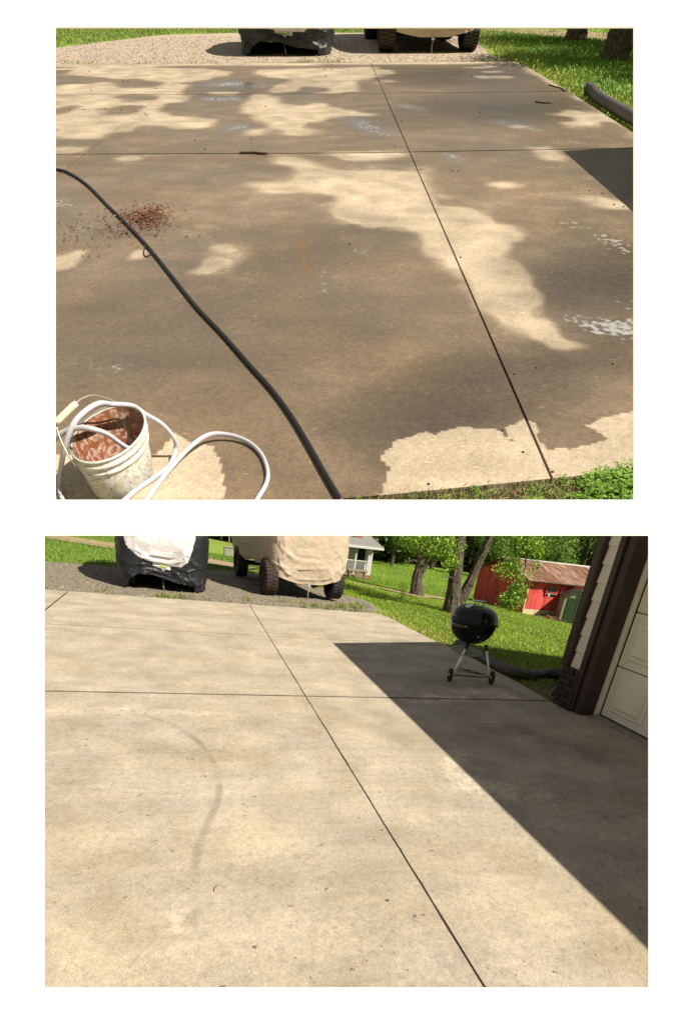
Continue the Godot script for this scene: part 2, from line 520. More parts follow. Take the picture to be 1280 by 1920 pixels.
func fill_poly(mask: PackedByteArray, w: int, h: int, rect: Rect2, nums: Array, value: int) -> void:
	var pl := PackedVector2Array()
	var lo := Vector2(1e9, 1e9); var hi := Vector2(-1e9, -1e9)
	for i in range(0, nums.size(), 2):
		var q := Vector2((float(nums[i]) - rect.position.x) * w / rect.size.x, (float(nums[i + 1]) - rect.position.y) * h / rect.size.y)
		pl.append(q); lo = lo.min(q); hi = hi.max(q)
	for y in range(clampi(int(lo.y), 0, h - 1), clampi(int(hi.y) + 1, 0, h)):
		var xs := []
		for i in pl.size():
			var a := pl[i]; var b := pl[(i + 1) % pl.size()]
			if (a.y <= y) != (b.y <= y):
				xs.append(a.x + (y - a.y) / (b.y - a.y) * (b.x - a.x))
		xs.sort()
		for k in range(0, xs.size() - 1, 2):
			for x in range(clampi(int(xs[k]), 0, w), clampi(int(xs[k + 1]) + 1, 0, w)):
				mask[y * w + x] = value

func wet_concrete() -> StandardMaterial3D:
	var w := 1300
	var h := 1800
	var mw := 650
	var mh := 900
	var mask := PackedByteArray(); mask.resize(mw * mh)  # dry patches among wet; some dappled tree shade is painted in with them
	for p in [
		[-8.525, 25.222, 5.184, 26.122, 5.074, 25.516, -8.307, 24.515],
		[-8.223, 24.242, -6.879, 24.653, -4.511, 24.242, -4.18, 24.242, -3.031, 23.202, -3.481, 21.786, -4.036, 21.03, -3.876, 19.375, -3.633, 18.675, -3.523, 17.704, -3.905, 17.325, -3.954, 16.748, -3.309, 15.878, -2.752, 15.626, -2.446, 15.26, -2.431, 14.795, -2.655, 14.354, -3.074, 14.572, -3.396, 14.739, -3.906, 14.627, -4.027, 13.935, -4.135, 13.634, -4.246, 13.536, -5.092, 13.634],
		[-4.771, 12.618, -4.321, 12.838, -4.155, 12.705, -4.153, 12.239, -4.652, 12.239],
		[-3.524, 12.116, -3.343, 12.157, -3.181, 11.8, -3.21, 11.571, -3.395, 11.917],
		[-3.184, 19.285, -2.58, 19.375, -2.518, 18.846, -3, 18.846],
		[-2.438, 23.842, 0.777, 24.515, 0.726, 21.786, 0.353, 21.565, 0.299, 20.518, 0.199, 19.558, -0.11, 19.107, -1.094, 19.285, -1.878, 19.107, -1.87, 19.743, -1.412, 21.565, -2.07, 22.125, -2.427, 22.955],
		[-1.931, 19.019, -1.614, 18.846, -1.285, 17.475, -0.988, 17.177, -0.445, 17.704, -0.321, 17.104, -0.097, 16.608, 0.434, 16.269, 0.446, 15.878, 0.115, 16.006, -0.247, 15.751, -0.491, 15.26, -0.782, 15.025, -0.554, 14.142, -0.682, 13.833, -0.962, 13.884, -1.231, 14.408, -1.484, 14.038, -1.835, 13.833, -1.864, 14.09, -1.436, 14.572, -1.661, 15.441, -2.017, 16.403, -2.241, 16.96, -2.214, 18.259],
		[-0.246, 13.634, -0.082, 13.733, -0.054, 13.439, -0.17, 13.343],
		[0.758, 23.842, 1.135, 23.974, 1.223, 22.712, 0.797, 22.712],
		[0.84, 21.898, 1.225, 21.348, 0.833, 20.926],
		[-1.203, 11.8, -0.732, 12.076, -0.075, 12.321, 1.004, 12.447, 1.03, 11.423, 1.128, 10.725, 1.102, 9.048, 1.435, 9.098, 1.627, 8.752, 1.731, 8.404, 1.968, 7.868, 1.725, 7.476, 1.635, 7.112, 1.656, 6.774, 1.777, 6.459, 1.688, 5.889, 1.634, 5.506, 1.724, 5.102, 1.825, 4.817, 1.611, 4.787, 1.423, 5.102, 1.244, 5.328, 1.172, 5.757, 1.15, 6.309, 1.103, 6.536, 0.949, 6.774, 0.835, 7.291, 0.826, 7.868, 0.579, 8.183, 0.305, 8.076, -0.055, 8.404, -0.184, 8.752, -0.19, 9.124, -0.129, 9.521, -0.339, 9.744, -0.775, 10.095, -0.657, 10.562, -0.907, 10.996],
		[-1.341, 10.402, -1.013, 10.402, -0.837, 9.946, -0.408, 9.744, -1.026, 9.688, -1.196, 10.035],
		[1.856, 10.34, 2.275, 10.247, 2.272, 10.035, 2.05, 9.976],
		[-1.375, 7.476, -1.2, 7.514, -1.146, 7.201, -1.212, 7.077, -1.105, 6.856, -1.283, 6.614, -1.426, 6.384, -1.501, 6.536, -1.396, 6.856, -1.298, 7.112],
		[-2.253, 7.201, -2.108, 7.291, -2.032, 7.112, -2.155, 6.94],
		[-2.982, 6.94, -2.826, 7.327, -2.681, 7.201, -2.639, 6.856, -2.855, 6.536],
		[-1.646, 8.248, -1.536, 8.292, -1.536, 8.076, -1.604, 8.055],
		[5.026, 25.078, 4.829, 23.202, 5.084, 21.786, 5.059, 21.03, 5.161, 20.028, 5.382, 19.375, 5.049, 18.259, 5.257, 17.704, 5.147, 16.071, 4.841, 13.439, 5.138, 13.439, 5.56, 19.107, 5.342, 26.278],
		[3.692, 24.653, 4.327, 24.793, 4.089, 24.242, 3.351, 24.377],
		[3.768, 23.582, 4.378, 23.712, 4.148, 23.202, 3.623, 23.078],
		[3.24, 22.357, 4.362, 22.357, 4.35, 21.898, 3.18, 21.898],
		[4.099, 16.071, 4.682, 16.748, 4.884, 16.269, 4.822, 15.26, 4.569, 14.683, 3.987, 14.683, 3.967, 15.025, 4.415, 15.441],
		[3.075, 14.739, 3.329, 14.795, 3.361, 14.462, 3.102, 14.354],
		[3.039, 12.838, 3.423, 12.618, 3.157, 11.8, 2.996, 12.198],
		[3.164, 9.521, 3.296, 9.632, 3.459, 9.253, 3.479, 8.948, 3.283, 8.874, 3.093, 9.124],
		[0.199, 2.75, 0.243, 2.94, 0.27, 3.055, 0.212, 3.163, 0.257, 3.25, 0.299, 3.301, 0.285, 3.365, 0.405, 3.418, 0.513, 3.499, 0.548, 3.445, 0.722, 3.547, 0.959, 3.533, 1.027, 3.333, 1.054, 3.301, 1.028, 3.533, 1.17, 3.653, 1.205, 3.603, 1.198, 3.365, 1.221, 3.237, 1.314, 3.288, 1.375, 3.269, 1.484, 3.313, 1.656, 3.398, 1.624, 3.465, 1.566, 3.568, 1.681, 3.675, 2.079, 3.824, 1.78, 2.912, 1.161, 2.885, 0.449, 2.75],
		[-1.252, 3.115, -1.133, 3.237, -1.077, 3.465, -1.009, 3.365, -0.836, 3.313, -0.745, 3.055, -0.683, 2.724, -1.683, 2.724, -1.848, 3.237]]:
		fill_poly(mask, mw, mh, UP_RECT, p, 255)
	for p in [
		[-7.942, 23.328, -7.753, 23.974, -7.279, 22.357, -6.268, 22.24, -5.894, 21.565, -5.962, 21.03, -6.735, 20.72, -6.899, 19.932],
		[-5.84, 21.348, -5.631, 21.898, -4.676, 21.241, -4.403, 20.518, -4.818, 20.028, -5.517, 20.028],
		[-5.108, 18.846, -4.342, 18.932, -4.157, 18.017, -4.664, 17.704, -5.085, 18.259],
		[-5.921, 16.748, -5.674, 17.251, -5.386, 16.818, -5.498, 16.269, -5.693, 16.006],
		[-5.077, 16.678, -4.82, 17.177, -4.297, 17.325, -4.234, 16.54, -4.346, 15.878, -4.881, 16.137],
		[-1.16, 19.375, -0.949, 20.221, -0.496, 20.028, -0.455, 19.285],
		[-1.65, 18.846, -1.329, 19.107, -0.717, 19.019, -0.574, 18.259, -0.772, 17.325, -1.118, 17.104, -1.357, 17.704],
		[-0.719, 11.8, -0.404, 12.116, 0.089, 11.8, 0.824, 11.956, 0.893, 11.135, 0.694, 10.996, 0.321, 11.35, -0.069, 10.996, -0.385, 11.423],
		[-1.344, 11.423, -0.941, 11.497, -0.631, 10.792, -1.113, 10.725]]:
		fill_poly(mask, mw, mh, UP_RECT, p, 0)
	var im := Image.create_from_data(mw, mh, false, Image.FORMAT_L8, mask)
	im.resize(mw / 4, mh / 4, Image.INTERPOLATE_BILINEAR)
	im.resize(mw / 13, mh / 13, Image.INTERPOLATE_BILINEAR)
	im.resize(w, h, Image.INTERPOLATE_CUBIC)
	var soft := im.get_data()
	var med_im := Image.create_from_data(mw, mh, false, Image.FORMAT_L8, mask)
	med_im.resize(mw / 2, mh / 2, Image.INTERPOLATE_BILINEAR)
	med_im.resize(mw / 6, mh / 6, Image.INTERPOLATE_BILINEAR)
	med_im.resize(w, h, Image.INTERPOLATE_CUBIC)
	var med := med_im.get_data()
	var sharp_im := Image.create_from_data(mw, mh, false, Image.FORMAT_L8, mask)
	sharp_im.resize(w, h, Image.INTERPOLATE_BILINEAR)
	var sharp := sharp_im.get_data()
	var broad := noise_bytes(w, h, 111, 0.004, 4, false)
	var mid := noise_bytes(w, h, 112, 0.018, 5, false)
	var streak := stretched(w, h, 4.0, 113, 0.02, 4)
	var hue := noise_bytes(w, h, 114, 0.006, 3, false)
	var suds_glint := noise_bytes(w, h, 115, 0.14, 3, false)
	var field := PackedFloat32Array(); field.resize(w * h)      # suds, standing water, and sky glints painted pale
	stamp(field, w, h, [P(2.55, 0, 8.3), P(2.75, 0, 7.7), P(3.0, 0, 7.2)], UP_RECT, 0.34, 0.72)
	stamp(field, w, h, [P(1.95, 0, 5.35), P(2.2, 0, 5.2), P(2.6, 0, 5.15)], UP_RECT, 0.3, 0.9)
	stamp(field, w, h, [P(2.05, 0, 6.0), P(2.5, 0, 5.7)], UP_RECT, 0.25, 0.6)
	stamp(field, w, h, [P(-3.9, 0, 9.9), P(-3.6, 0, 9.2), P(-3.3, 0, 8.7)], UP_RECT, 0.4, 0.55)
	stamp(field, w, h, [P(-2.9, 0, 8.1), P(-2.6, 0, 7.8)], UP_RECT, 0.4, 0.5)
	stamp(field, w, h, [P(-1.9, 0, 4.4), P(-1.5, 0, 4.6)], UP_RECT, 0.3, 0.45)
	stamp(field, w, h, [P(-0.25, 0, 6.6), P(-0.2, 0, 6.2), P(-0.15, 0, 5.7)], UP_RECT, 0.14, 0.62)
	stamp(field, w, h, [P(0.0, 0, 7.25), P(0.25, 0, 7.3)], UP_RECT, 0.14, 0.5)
	stamp(field, w, h, [P(-3.3, 0, 20.6), P(-2.9, 0, 20.9), P(-2.4, 0, 20.4)], UP_RECT, 0.7, 0.75)  # sky reflected in puddles, painted as pale flecks
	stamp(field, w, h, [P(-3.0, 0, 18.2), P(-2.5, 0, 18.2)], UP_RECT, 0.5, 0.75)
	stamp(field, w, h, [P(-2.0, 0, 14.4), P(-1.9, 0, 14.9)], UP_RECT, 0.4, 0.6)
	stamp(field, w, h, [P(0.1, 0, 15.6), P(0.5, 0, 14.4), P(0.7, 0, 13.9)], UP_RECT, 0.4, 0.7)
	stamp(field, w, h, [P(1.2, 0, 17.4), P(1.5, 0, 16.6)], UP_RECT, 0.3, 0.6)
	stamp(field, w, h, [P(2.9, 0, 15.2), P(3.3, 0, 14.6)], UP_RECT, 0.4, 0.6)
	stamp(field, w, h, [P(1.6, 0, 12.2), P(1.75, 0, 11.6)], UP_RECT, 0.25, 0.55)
	var damp := PackedFloat32Array(); damp.resize(w * h)       # where more water lies
	for q in [[3.0, 22.5, 2.6, -0.2], [3.2, 17.0, 2.4, -0.17], [1.8, 16.0, 1.6, -0.1], [2.4, 6.3, 0.9, -0.16], [2.1, 5.0, 0.6, -0.12], [0.7, 3.9, 0.7, -0.15], [1.35, 4.3, 0.5, -0.12], [-1.5, 20.0, 2.2, -0.1], [-0.4, 5.0, 1.2, -0.05], [-1.6, 5.5, 1.2, -0.06], [0.4, 9.2, 0.9, 0.06], [-1.2, 9.5, 1.2, 0.07], [2.3, 9.5, 0.8, 0.05], [-0.3, 7.3, 0.9, -0.06], [4.0, 20.0, 1.6, -0.1], [1.6, 23.5, 1.6, -0.12]]:
		stamp(damp, w, h, [P(q[0] - 0.3, 0, q[1] - 0.3), P(q[0], 0, q[1]), P(q[0] + 0.3, 0, q[1] + 0.4)], UP_RECT, q[2], q[3] * 2.1)
	var out := PackedByteArray(); out.resize(w * h * 3)
	var ro := PackedByteArray(); ro.resize(w * h)
	var rn := RandomNumberGenerator.new(); rn.seed = 77
	for i in w * h:
		var k := mid[i] / 255.0 - 0.5
		var s := streak[i] / 255.0 - 0.5
		var b := broad[i] / 255.0 - 0.5
		var t := hue[i] / 255.0 - 0.5
		var row := i / w
		var near := 1.0 - row / float(h)
		var fd := UP_RECT.position.y + row / float(h) * UP_RECT.size.y
		var crisp := smoothstep(4.9, 3.4, fd)
		var m := lerpf(lerpf(soft[i], med[i], smoothstep(12.0, 6.0, fd)), sharp[i], crisp) / 255.0
		var lo := 0.40 - 0.16 * (1.0 - near)
		var pat := mid[i] / 255.0 * 0.6 + hue[i] / 255.0 * 0.4
		var d := smoothstep(lerpf(0.12, 0.38, crisp), lerpf(0.9, 0.62, crisp), m - lerpf(0.75, 0.4, crisp) * k - 0.3 * (suds_glint[i] / 255.0 - 0.5) * (1.0 - crisp))
		d = maxf(d, smoothstep(0.04, 0.75, soft[i] / 255.0 + 0.5 * k) * (0.2 + 0.5 * pat) * (1.0 - crisp))
		d *= lerpf(0.56 + 0.55 * pat, 1.0, crisp)
		var v := 1.0 + 0.2 * k + 0.12 * s + 0.1 * b + 0.1 * (suds_glint[i] / 255.0 - 0.5) + 0.09 * (rn.randf() - 0.5) + damp[i] * (1.0 - 0.6 * d) * (1.0 + 0.8 * k)
		# dry: warm buff; wet and painted tree dapple: umber, here browner, there greyer
		var wr := 0.537 + 0.03 * t; var wg := 0.468 + 0.006 * t; var wb := 0.392 - 0.025 * t
		var r := lerpf(wr, 0.8, d) * v
		var g := lerpf(wg, 0.738, d) * v
		var bl := lerpf(wb, 0.655, d) * v
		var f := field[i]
		var rough := lerpf(0.40 + 0.3 * (suds_glint[i] / 255.0 - 0.5) + damp[i] * 0.12, 0.93, d)
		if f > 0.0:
			var z := smoothstep(0.72, 0.86, f * 0.5 + suds_glint[i] / 255.0 * 0.5 + mid[i] / 255.0 * 0.3)
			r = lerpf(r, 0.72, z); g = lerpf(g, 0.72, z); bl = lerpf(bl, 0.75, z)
			var sky_sheen := 0.3 * minf(f, 0.7) * smoothstep(8.0, 14.0, fd)  # bluish sky reflection put into the colour of the far puddles
			r = lerpf(r, 0.6, sky_sheen); g = lerpf(g, 0.62, sky_sheen); bl = lerpf(bl, 0.7, sky_sheen)
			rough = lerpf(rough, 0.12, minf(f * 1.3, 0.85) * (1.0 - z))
		out[i * 3] = clampi(int(r * 255), 0, 255); out[i * 3 + 1] = clampi(int(g * 255), 0, 255); out[i * 3 + 2] = clampi(int(bl * 255), 0, 255)
		ro[i] = clampi(int(rough * 255), 0, 255)
	# the ochre drip and the pale flecks
	var rr := RandomNumberGenerator.new(); rr.seed = 31
	var sx := w / UP_RECT.size.x
	var sy := h / UP_RECT.size.y
	for n in 800:
		var t := rr.randf() ** 1.3
		var p := Vector2(lerpf(-0.47, -0.34, t * t) + 0.03 * (1.2 - t) * rr.randfn(), lerpf(7.65, 6.45, t) + 0.02 * rr.randfn())
		var i := (int((p.y - UP_RECT.position.y) * sy) * w + int((p.x - UP_RECT.position.x) * sx)) * 3
		out[i] = int(lerpf(out[i], 145, 0.3)); out[i + 1] = int(lerpf(out[i + 1], 108, 0.3)); out[i + 2] = int(lerpf(out[i + 2], 55, 0.3))
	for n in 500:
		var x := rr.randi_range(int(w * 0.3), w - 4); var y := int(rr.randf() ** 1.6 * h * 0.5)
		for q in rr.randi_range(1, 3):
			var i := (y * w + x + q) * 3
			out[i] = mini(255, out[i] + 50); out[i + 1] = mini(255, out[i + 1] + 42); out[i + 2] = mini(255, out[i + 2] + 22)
	return concrete(ImageTexture.create_from_image(Image.create_from_data(w, h, false, Image.FORMAT_RGB8, out)), ImageTexture.create_from_image(Image.create_from_data(w, h, false, Image.FORMAT_L8, ro)), M.speckle)

# ---------------------------------------------------------------- terrain of the lower place
func ty(x: float, f: float) -> float:
	var t := 0.1 * x + 0.045 * (f - 9.5) - 0.45
	var d := t if t > 3.0 else 0.15 * log(1.0 + exp(t / 0.15))
	if d > 3.3:
		d = 3.3 + (d - 3.3) * 0.15
	return -d - 0.035

func G(x: float, f: float) -> Vector3:
	return P(x, ty(x, f), f)

# a sheet laid over the terrain between two lines of points
func strip(st: SurfaceTool, a: Array, b: Array, lift: float, n := 24, across := 6) -> void:
	var pa := smooth_path(pairs(a), 0.05)
	var pb := smooth_path(pairs(b), 0.05)
	var rows := []
	for i in n + 1:
		var qa: Vector3 = pa[mini(int(i * (pa.size() - 1.0) / n), pa.size() - 1)]
		var qb: Vector3 = pb[mini(int(i * (pb.size() - 1.0) / n), pb.size() - 1)]
		var row := []
		for k in across + 1:
			var q := qa.lerp(qb, k / float(across))
			row.append(Vector3(q.x, ty(q.x, -q.z) + lift, q.z))
		rows.append(row)
	for i in n:
		for k in across:
			quad(st, rows[i][k], rows[i + 1][k], rows[i + 1][k + 1], rows[i][k + 1], Vector3.UP)

# ---------------------------------------------------------------- vegetation
func tuft_mesh(blades: int, tall: float, wide: float, sd: int, spread := 0.03) -> Mesh:
	var r := RandomNumberGenerator.new(); r.seed = sd
	var st := tool()
	for i in blades:
		var a := r.randf() * PI2
		var o := Vector3(r.randfn() * spread, 0, r.randfn() * spread)
		var h := tall * r.randf_range(0.55, 1.0)
		var lean := Vector3(cos(a), 0, sin(a)) * h * r.randf_range(0.2, 0.8)
		var side := Vector3(-sin(a), 0, cos(a)) * wide * 0.5
		var m := o + lean * 0.35 + Vector3.UP * h * 0.62
		var tip := o + lean + Vector3.UP * h * 0.95
		tri(st, o - side, o + side, m + side * 0.8)
		tri(st, o - side, m + side * 0.8, m - side * 0.8)
		tri(st, m - side * 0.8, m + side * 0.8, tip)
	st.generate_normals()
	return st.commit()

func sprig_mesh(leaves: int, size: float, reach: float, sd: int) -> Mesh:
	# a short shoot with its leaves: each leaf a folded diamond
	var r := RandomNumberGenerator.new(); r.seed = sd
	var st := tool(true)
	for i in leaves:
		var o := Vector3(r.randfn(), r.randfn() * 0.8, r.randfn()) * reach * 0.5
		var d := Vector3(r.randfn(), r.randfn() * 0.7 - 0.35, r.randfn()).normalized()
		var w := d.cross(Vector3(r.randfn(), r.randfn(), r.randfn()).normalized()).normalized()
		var n := d.cross(w)
		var l := size * r.randf_range(0.7, 1.25)
		var mid := o + d * l * 0.45
		var tip := o + d * l
		tri(st, o, mid + w * l * 0.34 + n * l * 0.1, tip)
		tri(st, o, tip, mid - w * l * 0.34 + n * l * 0.1)
	st.generate_normals()
	return st.commit()

func clover_mesh(sd: int) -> Mesh:
	var r := RandomNumberGenerator.new(); r.seed = sd
	var st := tool()
	for i in 6:
		var a := r.randf() * PI2
		var o := Vector3(cos(a), 0, sin(a)) * r.randf_range(0.01, 0.05)
		var top := o * 1.6 + Vector3.UP * r.randf_range(0.03, 0.09)
		var e := Vector3(-sin(a), 0, cos(a)) * 0.002
		tri(st, o - e, o + e, top)
		for k in 3:
			var b := a + k * PI2 / 3.0
			var d := Vector3(cos(b), 0.2, sin(b)) * r.randf_range(0.018, 0.028)
			var s := Vector3(-sin(b), 0, cos(b)) * 0.012
			tri(st, top, top + d * 0.7 + s, top + d * 1.05)
			tri(st, top, top + d * 1.05, top + d * 0.7 - s)
	st.generate_normals()
	return st.commit()

func spot(at: Vector3, s: float, r: RandomNumberGenerator, tilt := 0.15) -> Transform3D:
	var b := Basis(Vector3.UP, r.randf() * PI2) * Basis(Vector3(r.randfn(), 0, r.randfn() + 0.01).normalized(), r.randfn() * tilt)
	return Transform3D(b.scaled(Vector3.ONE * s), at)

func bark_tube(parent: Node3D, called: String, pts: Array, radii: Array, ridges: int, sd: int, m: Material) -> void:
	var n := FastNoiseLite.new(); n.seed = sd; n.frequency = 0.9
	var path := []
	var rad := []
	for i in pts.size() - 1:
		for k in 7:
			var t := k / 7.0
			var a: Vector3 = pts[maxi(i - 1, 0)]
			var d: Vector3 = pts[mini(i + 2, pts.size() - 1)]
			path.append((pts[i] as Vector3).cubic_interpolate(pts[i + 1], a, d, t))
			rad.append(lerpf(radii[i], radii[i + 1], t))
	path.append(pts[-1]); rad.append(radii[-1])
	var wob := func(i: int, an: float, r: float) -> float:
		var q := n.get_noise_3d(cos(an) * 2.2, i * 0.16, sin(an) * 2.2) * 0.22
		var fur := (1.0 - absf(sin(an * ridges * 0.5 + n.get_noise_2d(i * 0.22, an * 0.5) * 2.6))) ** 2.0 * -0.16 + 0.08
		return r * (0.95 + q + fur - 0.05)
	var st := tool()
	tube(st, path, rad, 44, true, wob)
	part(st, called, m, parent)

func leaves_round(out: Array, tint: Array, c: Vector3, rad: Vector3, count: int, size: float, cols: Array, r: RandomNumberGenerator) -> void:
	for i in count:
		var d := Vector3(r.randfn(), r.randfn(), r.randfn()).normalized() * (r.randf() ** 0.45)
		out.append(spot(c + d * rad, size * r.randf_range(0.7, 1.3), r, 1.2))
		var k: Color = (cols[0] as Color).lerp(cols[1], r.randf())
		tint.append(k * r.randf_range(0.75, 1.2))

# ---------------------------------------------------------------- vehicles under covers
func cover_point(u: float, v: float, half: Vector3, hem: Callable, hood: float, hood_at: float, e: float) -> Vector3:
	# u round the body, v from the top (0) over the shoulder (0.62) to the hem (1)
	var a := u * PI2
	var ca := cos(a); var sa := sin(a)
	var fx := signf(ca) * absf(ca) ** e
	var fz := signf(sa) * absf(sa) ** e
	var p := Vector3.ZERO
	if v < 0.62:
		var ph := v / 0.62 * PI * 0.5
		var rr := sin(ph) ** e
		p = Vector3(fx * half.x * rr, half.y * (0.62 + 0.38 * cos(ph) ** e), fz * half.z * rr)
	else:
		p = Vector3(fx * half.x, half.y * 0.62, fz * half.z)
	var front := smoothstep(half.z * (1.0 - hood_at) - 0.55, half.z * (1.0 - hood_at) + 0.55, p.z)
	p.y *= lerpf(1.0, hood, front)
	if v >= 0.62:
		var t := (v - 0.62) / 0.38
		var h: float = hem.call(p.x, p.z)
		p.x *= 1.0 - 0.05 * t * t
		p.z *= 1.0 - 0.012 * t * t
		p.y = lerpf(p.y, h, t)
	return p

func cover_mesh(half: Vector3, hem, hood: float, hood_at: float, tie: Vector3, fold: float, sd: int, white, e := 0.42) -> Array:
	var n := FastNoiseLite.new(); n.seed = sd; n.frequency = 1.6; n.fractal_octaves = 2
	var nu := 190
	var nv := 84
	var grid := []
	for j in nv + 1:
		var row := []
		for i in nu:
			var p := cover_point(i / float(nu), j / float(nv), half, hem, hood, hood_at, e)
			var d := p - tie
			var l := Vector2(d.x, d.y).length()
			# folds that run towards the tie point, hanging folds elsewhere
			var an := atan2(d.y, d.x)
			var near := exp(-l * 1.3) * smoothstep(0.0, 0.5, p.z / half.z)
			var k := (1.0 - absf(sin(an * 7.0 + n.get_noise_2d(l * 0.9, an) * 1.6))) ** 3.0 * 0.055 * near * smoothstep(0.02, 0.25, l)
			k += n.get_noise_3d(p.x * 0.9, p.y * 0.45, p.z * 0.9) * 0.022 * fold
			k += (1.0 - minf(1.0, absf(n.get_noise_3d(p.x * 1.1 + p.y * 0.6 + 9.0, p.y * 0.5 - p.x * 0.35, p.z * 0.8)) * 5.0)) ** 2.0 * 0.035 * fold
			var out := Vector3(p.x / half.x, (p.y - half.y * 0.5) / half.y, p.z / half.z).normalized()
			p += out * k
			if p.z > half.z * 0.8:
				p.z -= 0.13 * exp(-l * l * 16.0)
			row.append(p)
		grid.append(row)
	var cloth := tool()
	var panel := tool()
	for j in nv:
		for i in nu:
			var i2 := (i + 1) % nu
			var a: Vector3 = grid[j][i]; var b: Vector3 = grid[j][i2]; var c: Vector3 = grid[j + 1][i2]; var d: Vector3 = grid[j + 1][i]
			var m := (a + b + c + d) * 0.25
			var out := Vector3(m.x / half.x, (m.y - half.y * 0.4) / half.y, m.z / half.z)
			if white != null:
				for t in [[a, b, c], [a, c, d]]:
					var q: Vector3 = (t[0] + t[1] + t[2]) / 3.0
					var st := panel if white.call(q) else cloth
					if (t[2] - t[0]).cross(t[1] - t[0]).dot(out) >= 0.0:
						tri(st, t[0], t[1], t[2])
					else:
						tri(st, t[0], t[2], t[1])
			else:
				quad(cloth, a, b, c, d, out)
	return [cloth, panel]

func wheel(parent: Node3D, at: Vector3, rad: float, wide: float, side: float, m: Material) -> void:
	var st := tool()
	var t := Transform3D(Basis(Vector3(0, 0, 1), PI * 0.5), at)
	var h := wide * 0.5
	lathe(st, [Vector2(rad * 0.56, -h * 0.8), Vector2(rad * 0.62, -h), Vector2(rad * 0.86, -h * 1.02), Vector2(rad * 0.95, -h * 0.9), Vector2(rad * 0.965, -h * 0.6), Vector2(rad * 0.965, h * 0.6), Vector2(rad * 0.95, h * 0.9), Vector2(rad * 0.86, h * 1.02), Vector2(rad * 0.62, h), Vector2(rad * 0.56, h * 0.8)], 40, t)
	var tyre := part(st, "tyre", m, parent)
	var tr := tool(true)
	for k in 30:                    # lugs of the tread
		for s in [-1.0, 1.0]:
			var an := PI2 * (k + (0.5 if s > 0 else 0.0)) / 30.0
			var b := Basis(Vector3.RIGHT, an)
			box(tr, at + b * Vector3(s * h * 0.5, rad * 0.972, 0), Vector3(h * 0.82, rad * 0.06, rad * 0.125), b)
	part(tr, "tread", m, tyre)
	var rm := tool()
	lathe(rm, [Vector2(0.001, h * 0.2), Vector2(rad * 0.2, h * 0.25), Vector2(rad * 0.24, h * 0.1), Vector2(rad * 0.46, 0.0), Vector2(rad * 0.52, h * 0.6), Vector2(rad * 0.585, h * 0.82)], 28, Transform3D(Basis(Vector3(0, 0, 1), -PI * 0.5 * side), at))
	part(rm, "rim", M.dark_metal, tyre)

func black_covered_vehicle(base: Transform3D, at: Vector3, label: String) -> Node3D:
	var t := thing(base, "covered_vehicle", label, "covered vehicle", at)
	var half := Vector3(0.845, 1.74, 1.55)
	var hem := func(x: float, z: float) -> float:
		var h := 0.03
		if z > 1.2:
			h = 0.11 + 0.1 * (1.0 - absf(x + 0.1) / 0.8) if absf(x) < 0.62 else 0.02
			h += 0.12 * smoothstep(0.3, -0.5, x) * smoothstep(0.66, 0.4, absf(x))
		return h
	var edge := [[-0.63, 0.9], [-0.58, 0.74], [-0.42, 0.6], [-0.26, 0.52], [-0.13, 0.49], [0.02, 0.38], [0.15, 0.45], [0.36, 0.46], [0.47, 0.56], [0.53, 0.72], [0.6, 0.95], [0.64, 1.3]]
	var white := func(p: Vector3) -> bool:
		if p.z < 0.4:
			return p.y > 1.3
		if p.x < -0.63 or p.x > 0.64:
			return false
		for i in edge.size() - 1:
			if p.x >= edge[i][0] and p.x <= edge[i + 1][0]:
				var e: float = lerpf(edge[i][1], edge[i + 1][1], (p.x - edge[i][0]) / (edge[i + 1][0] - edge[i][0]))
				return p.y > e
		return false
	var c := cover_mesh(half, hem, 0.66, 0.36, Vector3(0.02, 0.44, 1.55), 1.0, 71, white)
	var cl := part(c[0], "cover", M.black_cloth, t)
	part(c[1], "white_panel", M.white_cloth, cl)
	var pt := tool(true)          # the grey reflective patch with its two yellow corners
	var fz := 1.475
	quad(pt, Vector3(-0.07, 0.47, fz), Vector3(0.11, 0.45, fz), Vector3(0.03, 0.35, fz + 0.02), Vector3(0.02, 0.35, fz + 0.02), Vector3(0, 0, 1))
	var pp := part(pt, "reflective_patch", M.grey_patch, t)
	var ye := tool(true)
	quad(ye, Vector3(-0.06, 0.462, fz + 0.008), Vector3(0.085, 0.445, fz + 0.008), Vector3(0.09, 0.43, fz + 0.01), Vector3(-0.045, 0.445, fz + 0.01), Vector3(0, 0, 1))
	part(ye, "yellow_stripe", M.hivis, pp)
	for s in [[-0.21, 0.37], [0.27, 0.36]]:     # the two slots in the skirt
		var sl := tool(true)
		box(sl, Vector3(s[0] - 0.02, s[1], 1.525), Vector3(0.06, 0.018, 0.02))
		part(sl, "slot", M.dark_inside, cl)
	var sp := tool()
	tube(sp, [Vector3(0.0, 0.2, 1.36), Vector3(0.01, 0.1, 1.38), Vector3(0.02, 0.015, 1.4)], 0.011, 6)
	part(sp, "strap", M.grey_patch, t)
	for s in [[-0.62, 1.02], [0.6, 1.02], [-0.62, -1.0], [0.62, -1.0]]:
		wheel(t, Vector3(s[0], 0.3, s[1]), 0.3, 0.22, signf(s[0]), M.rubber)
	var un := tool(true)
	box(un, Vector3(0, 0.34, 0), Vector3(1.1, 0.14, 2.6))
	part(un, "underbody", M.dark_metal, t)
	return t

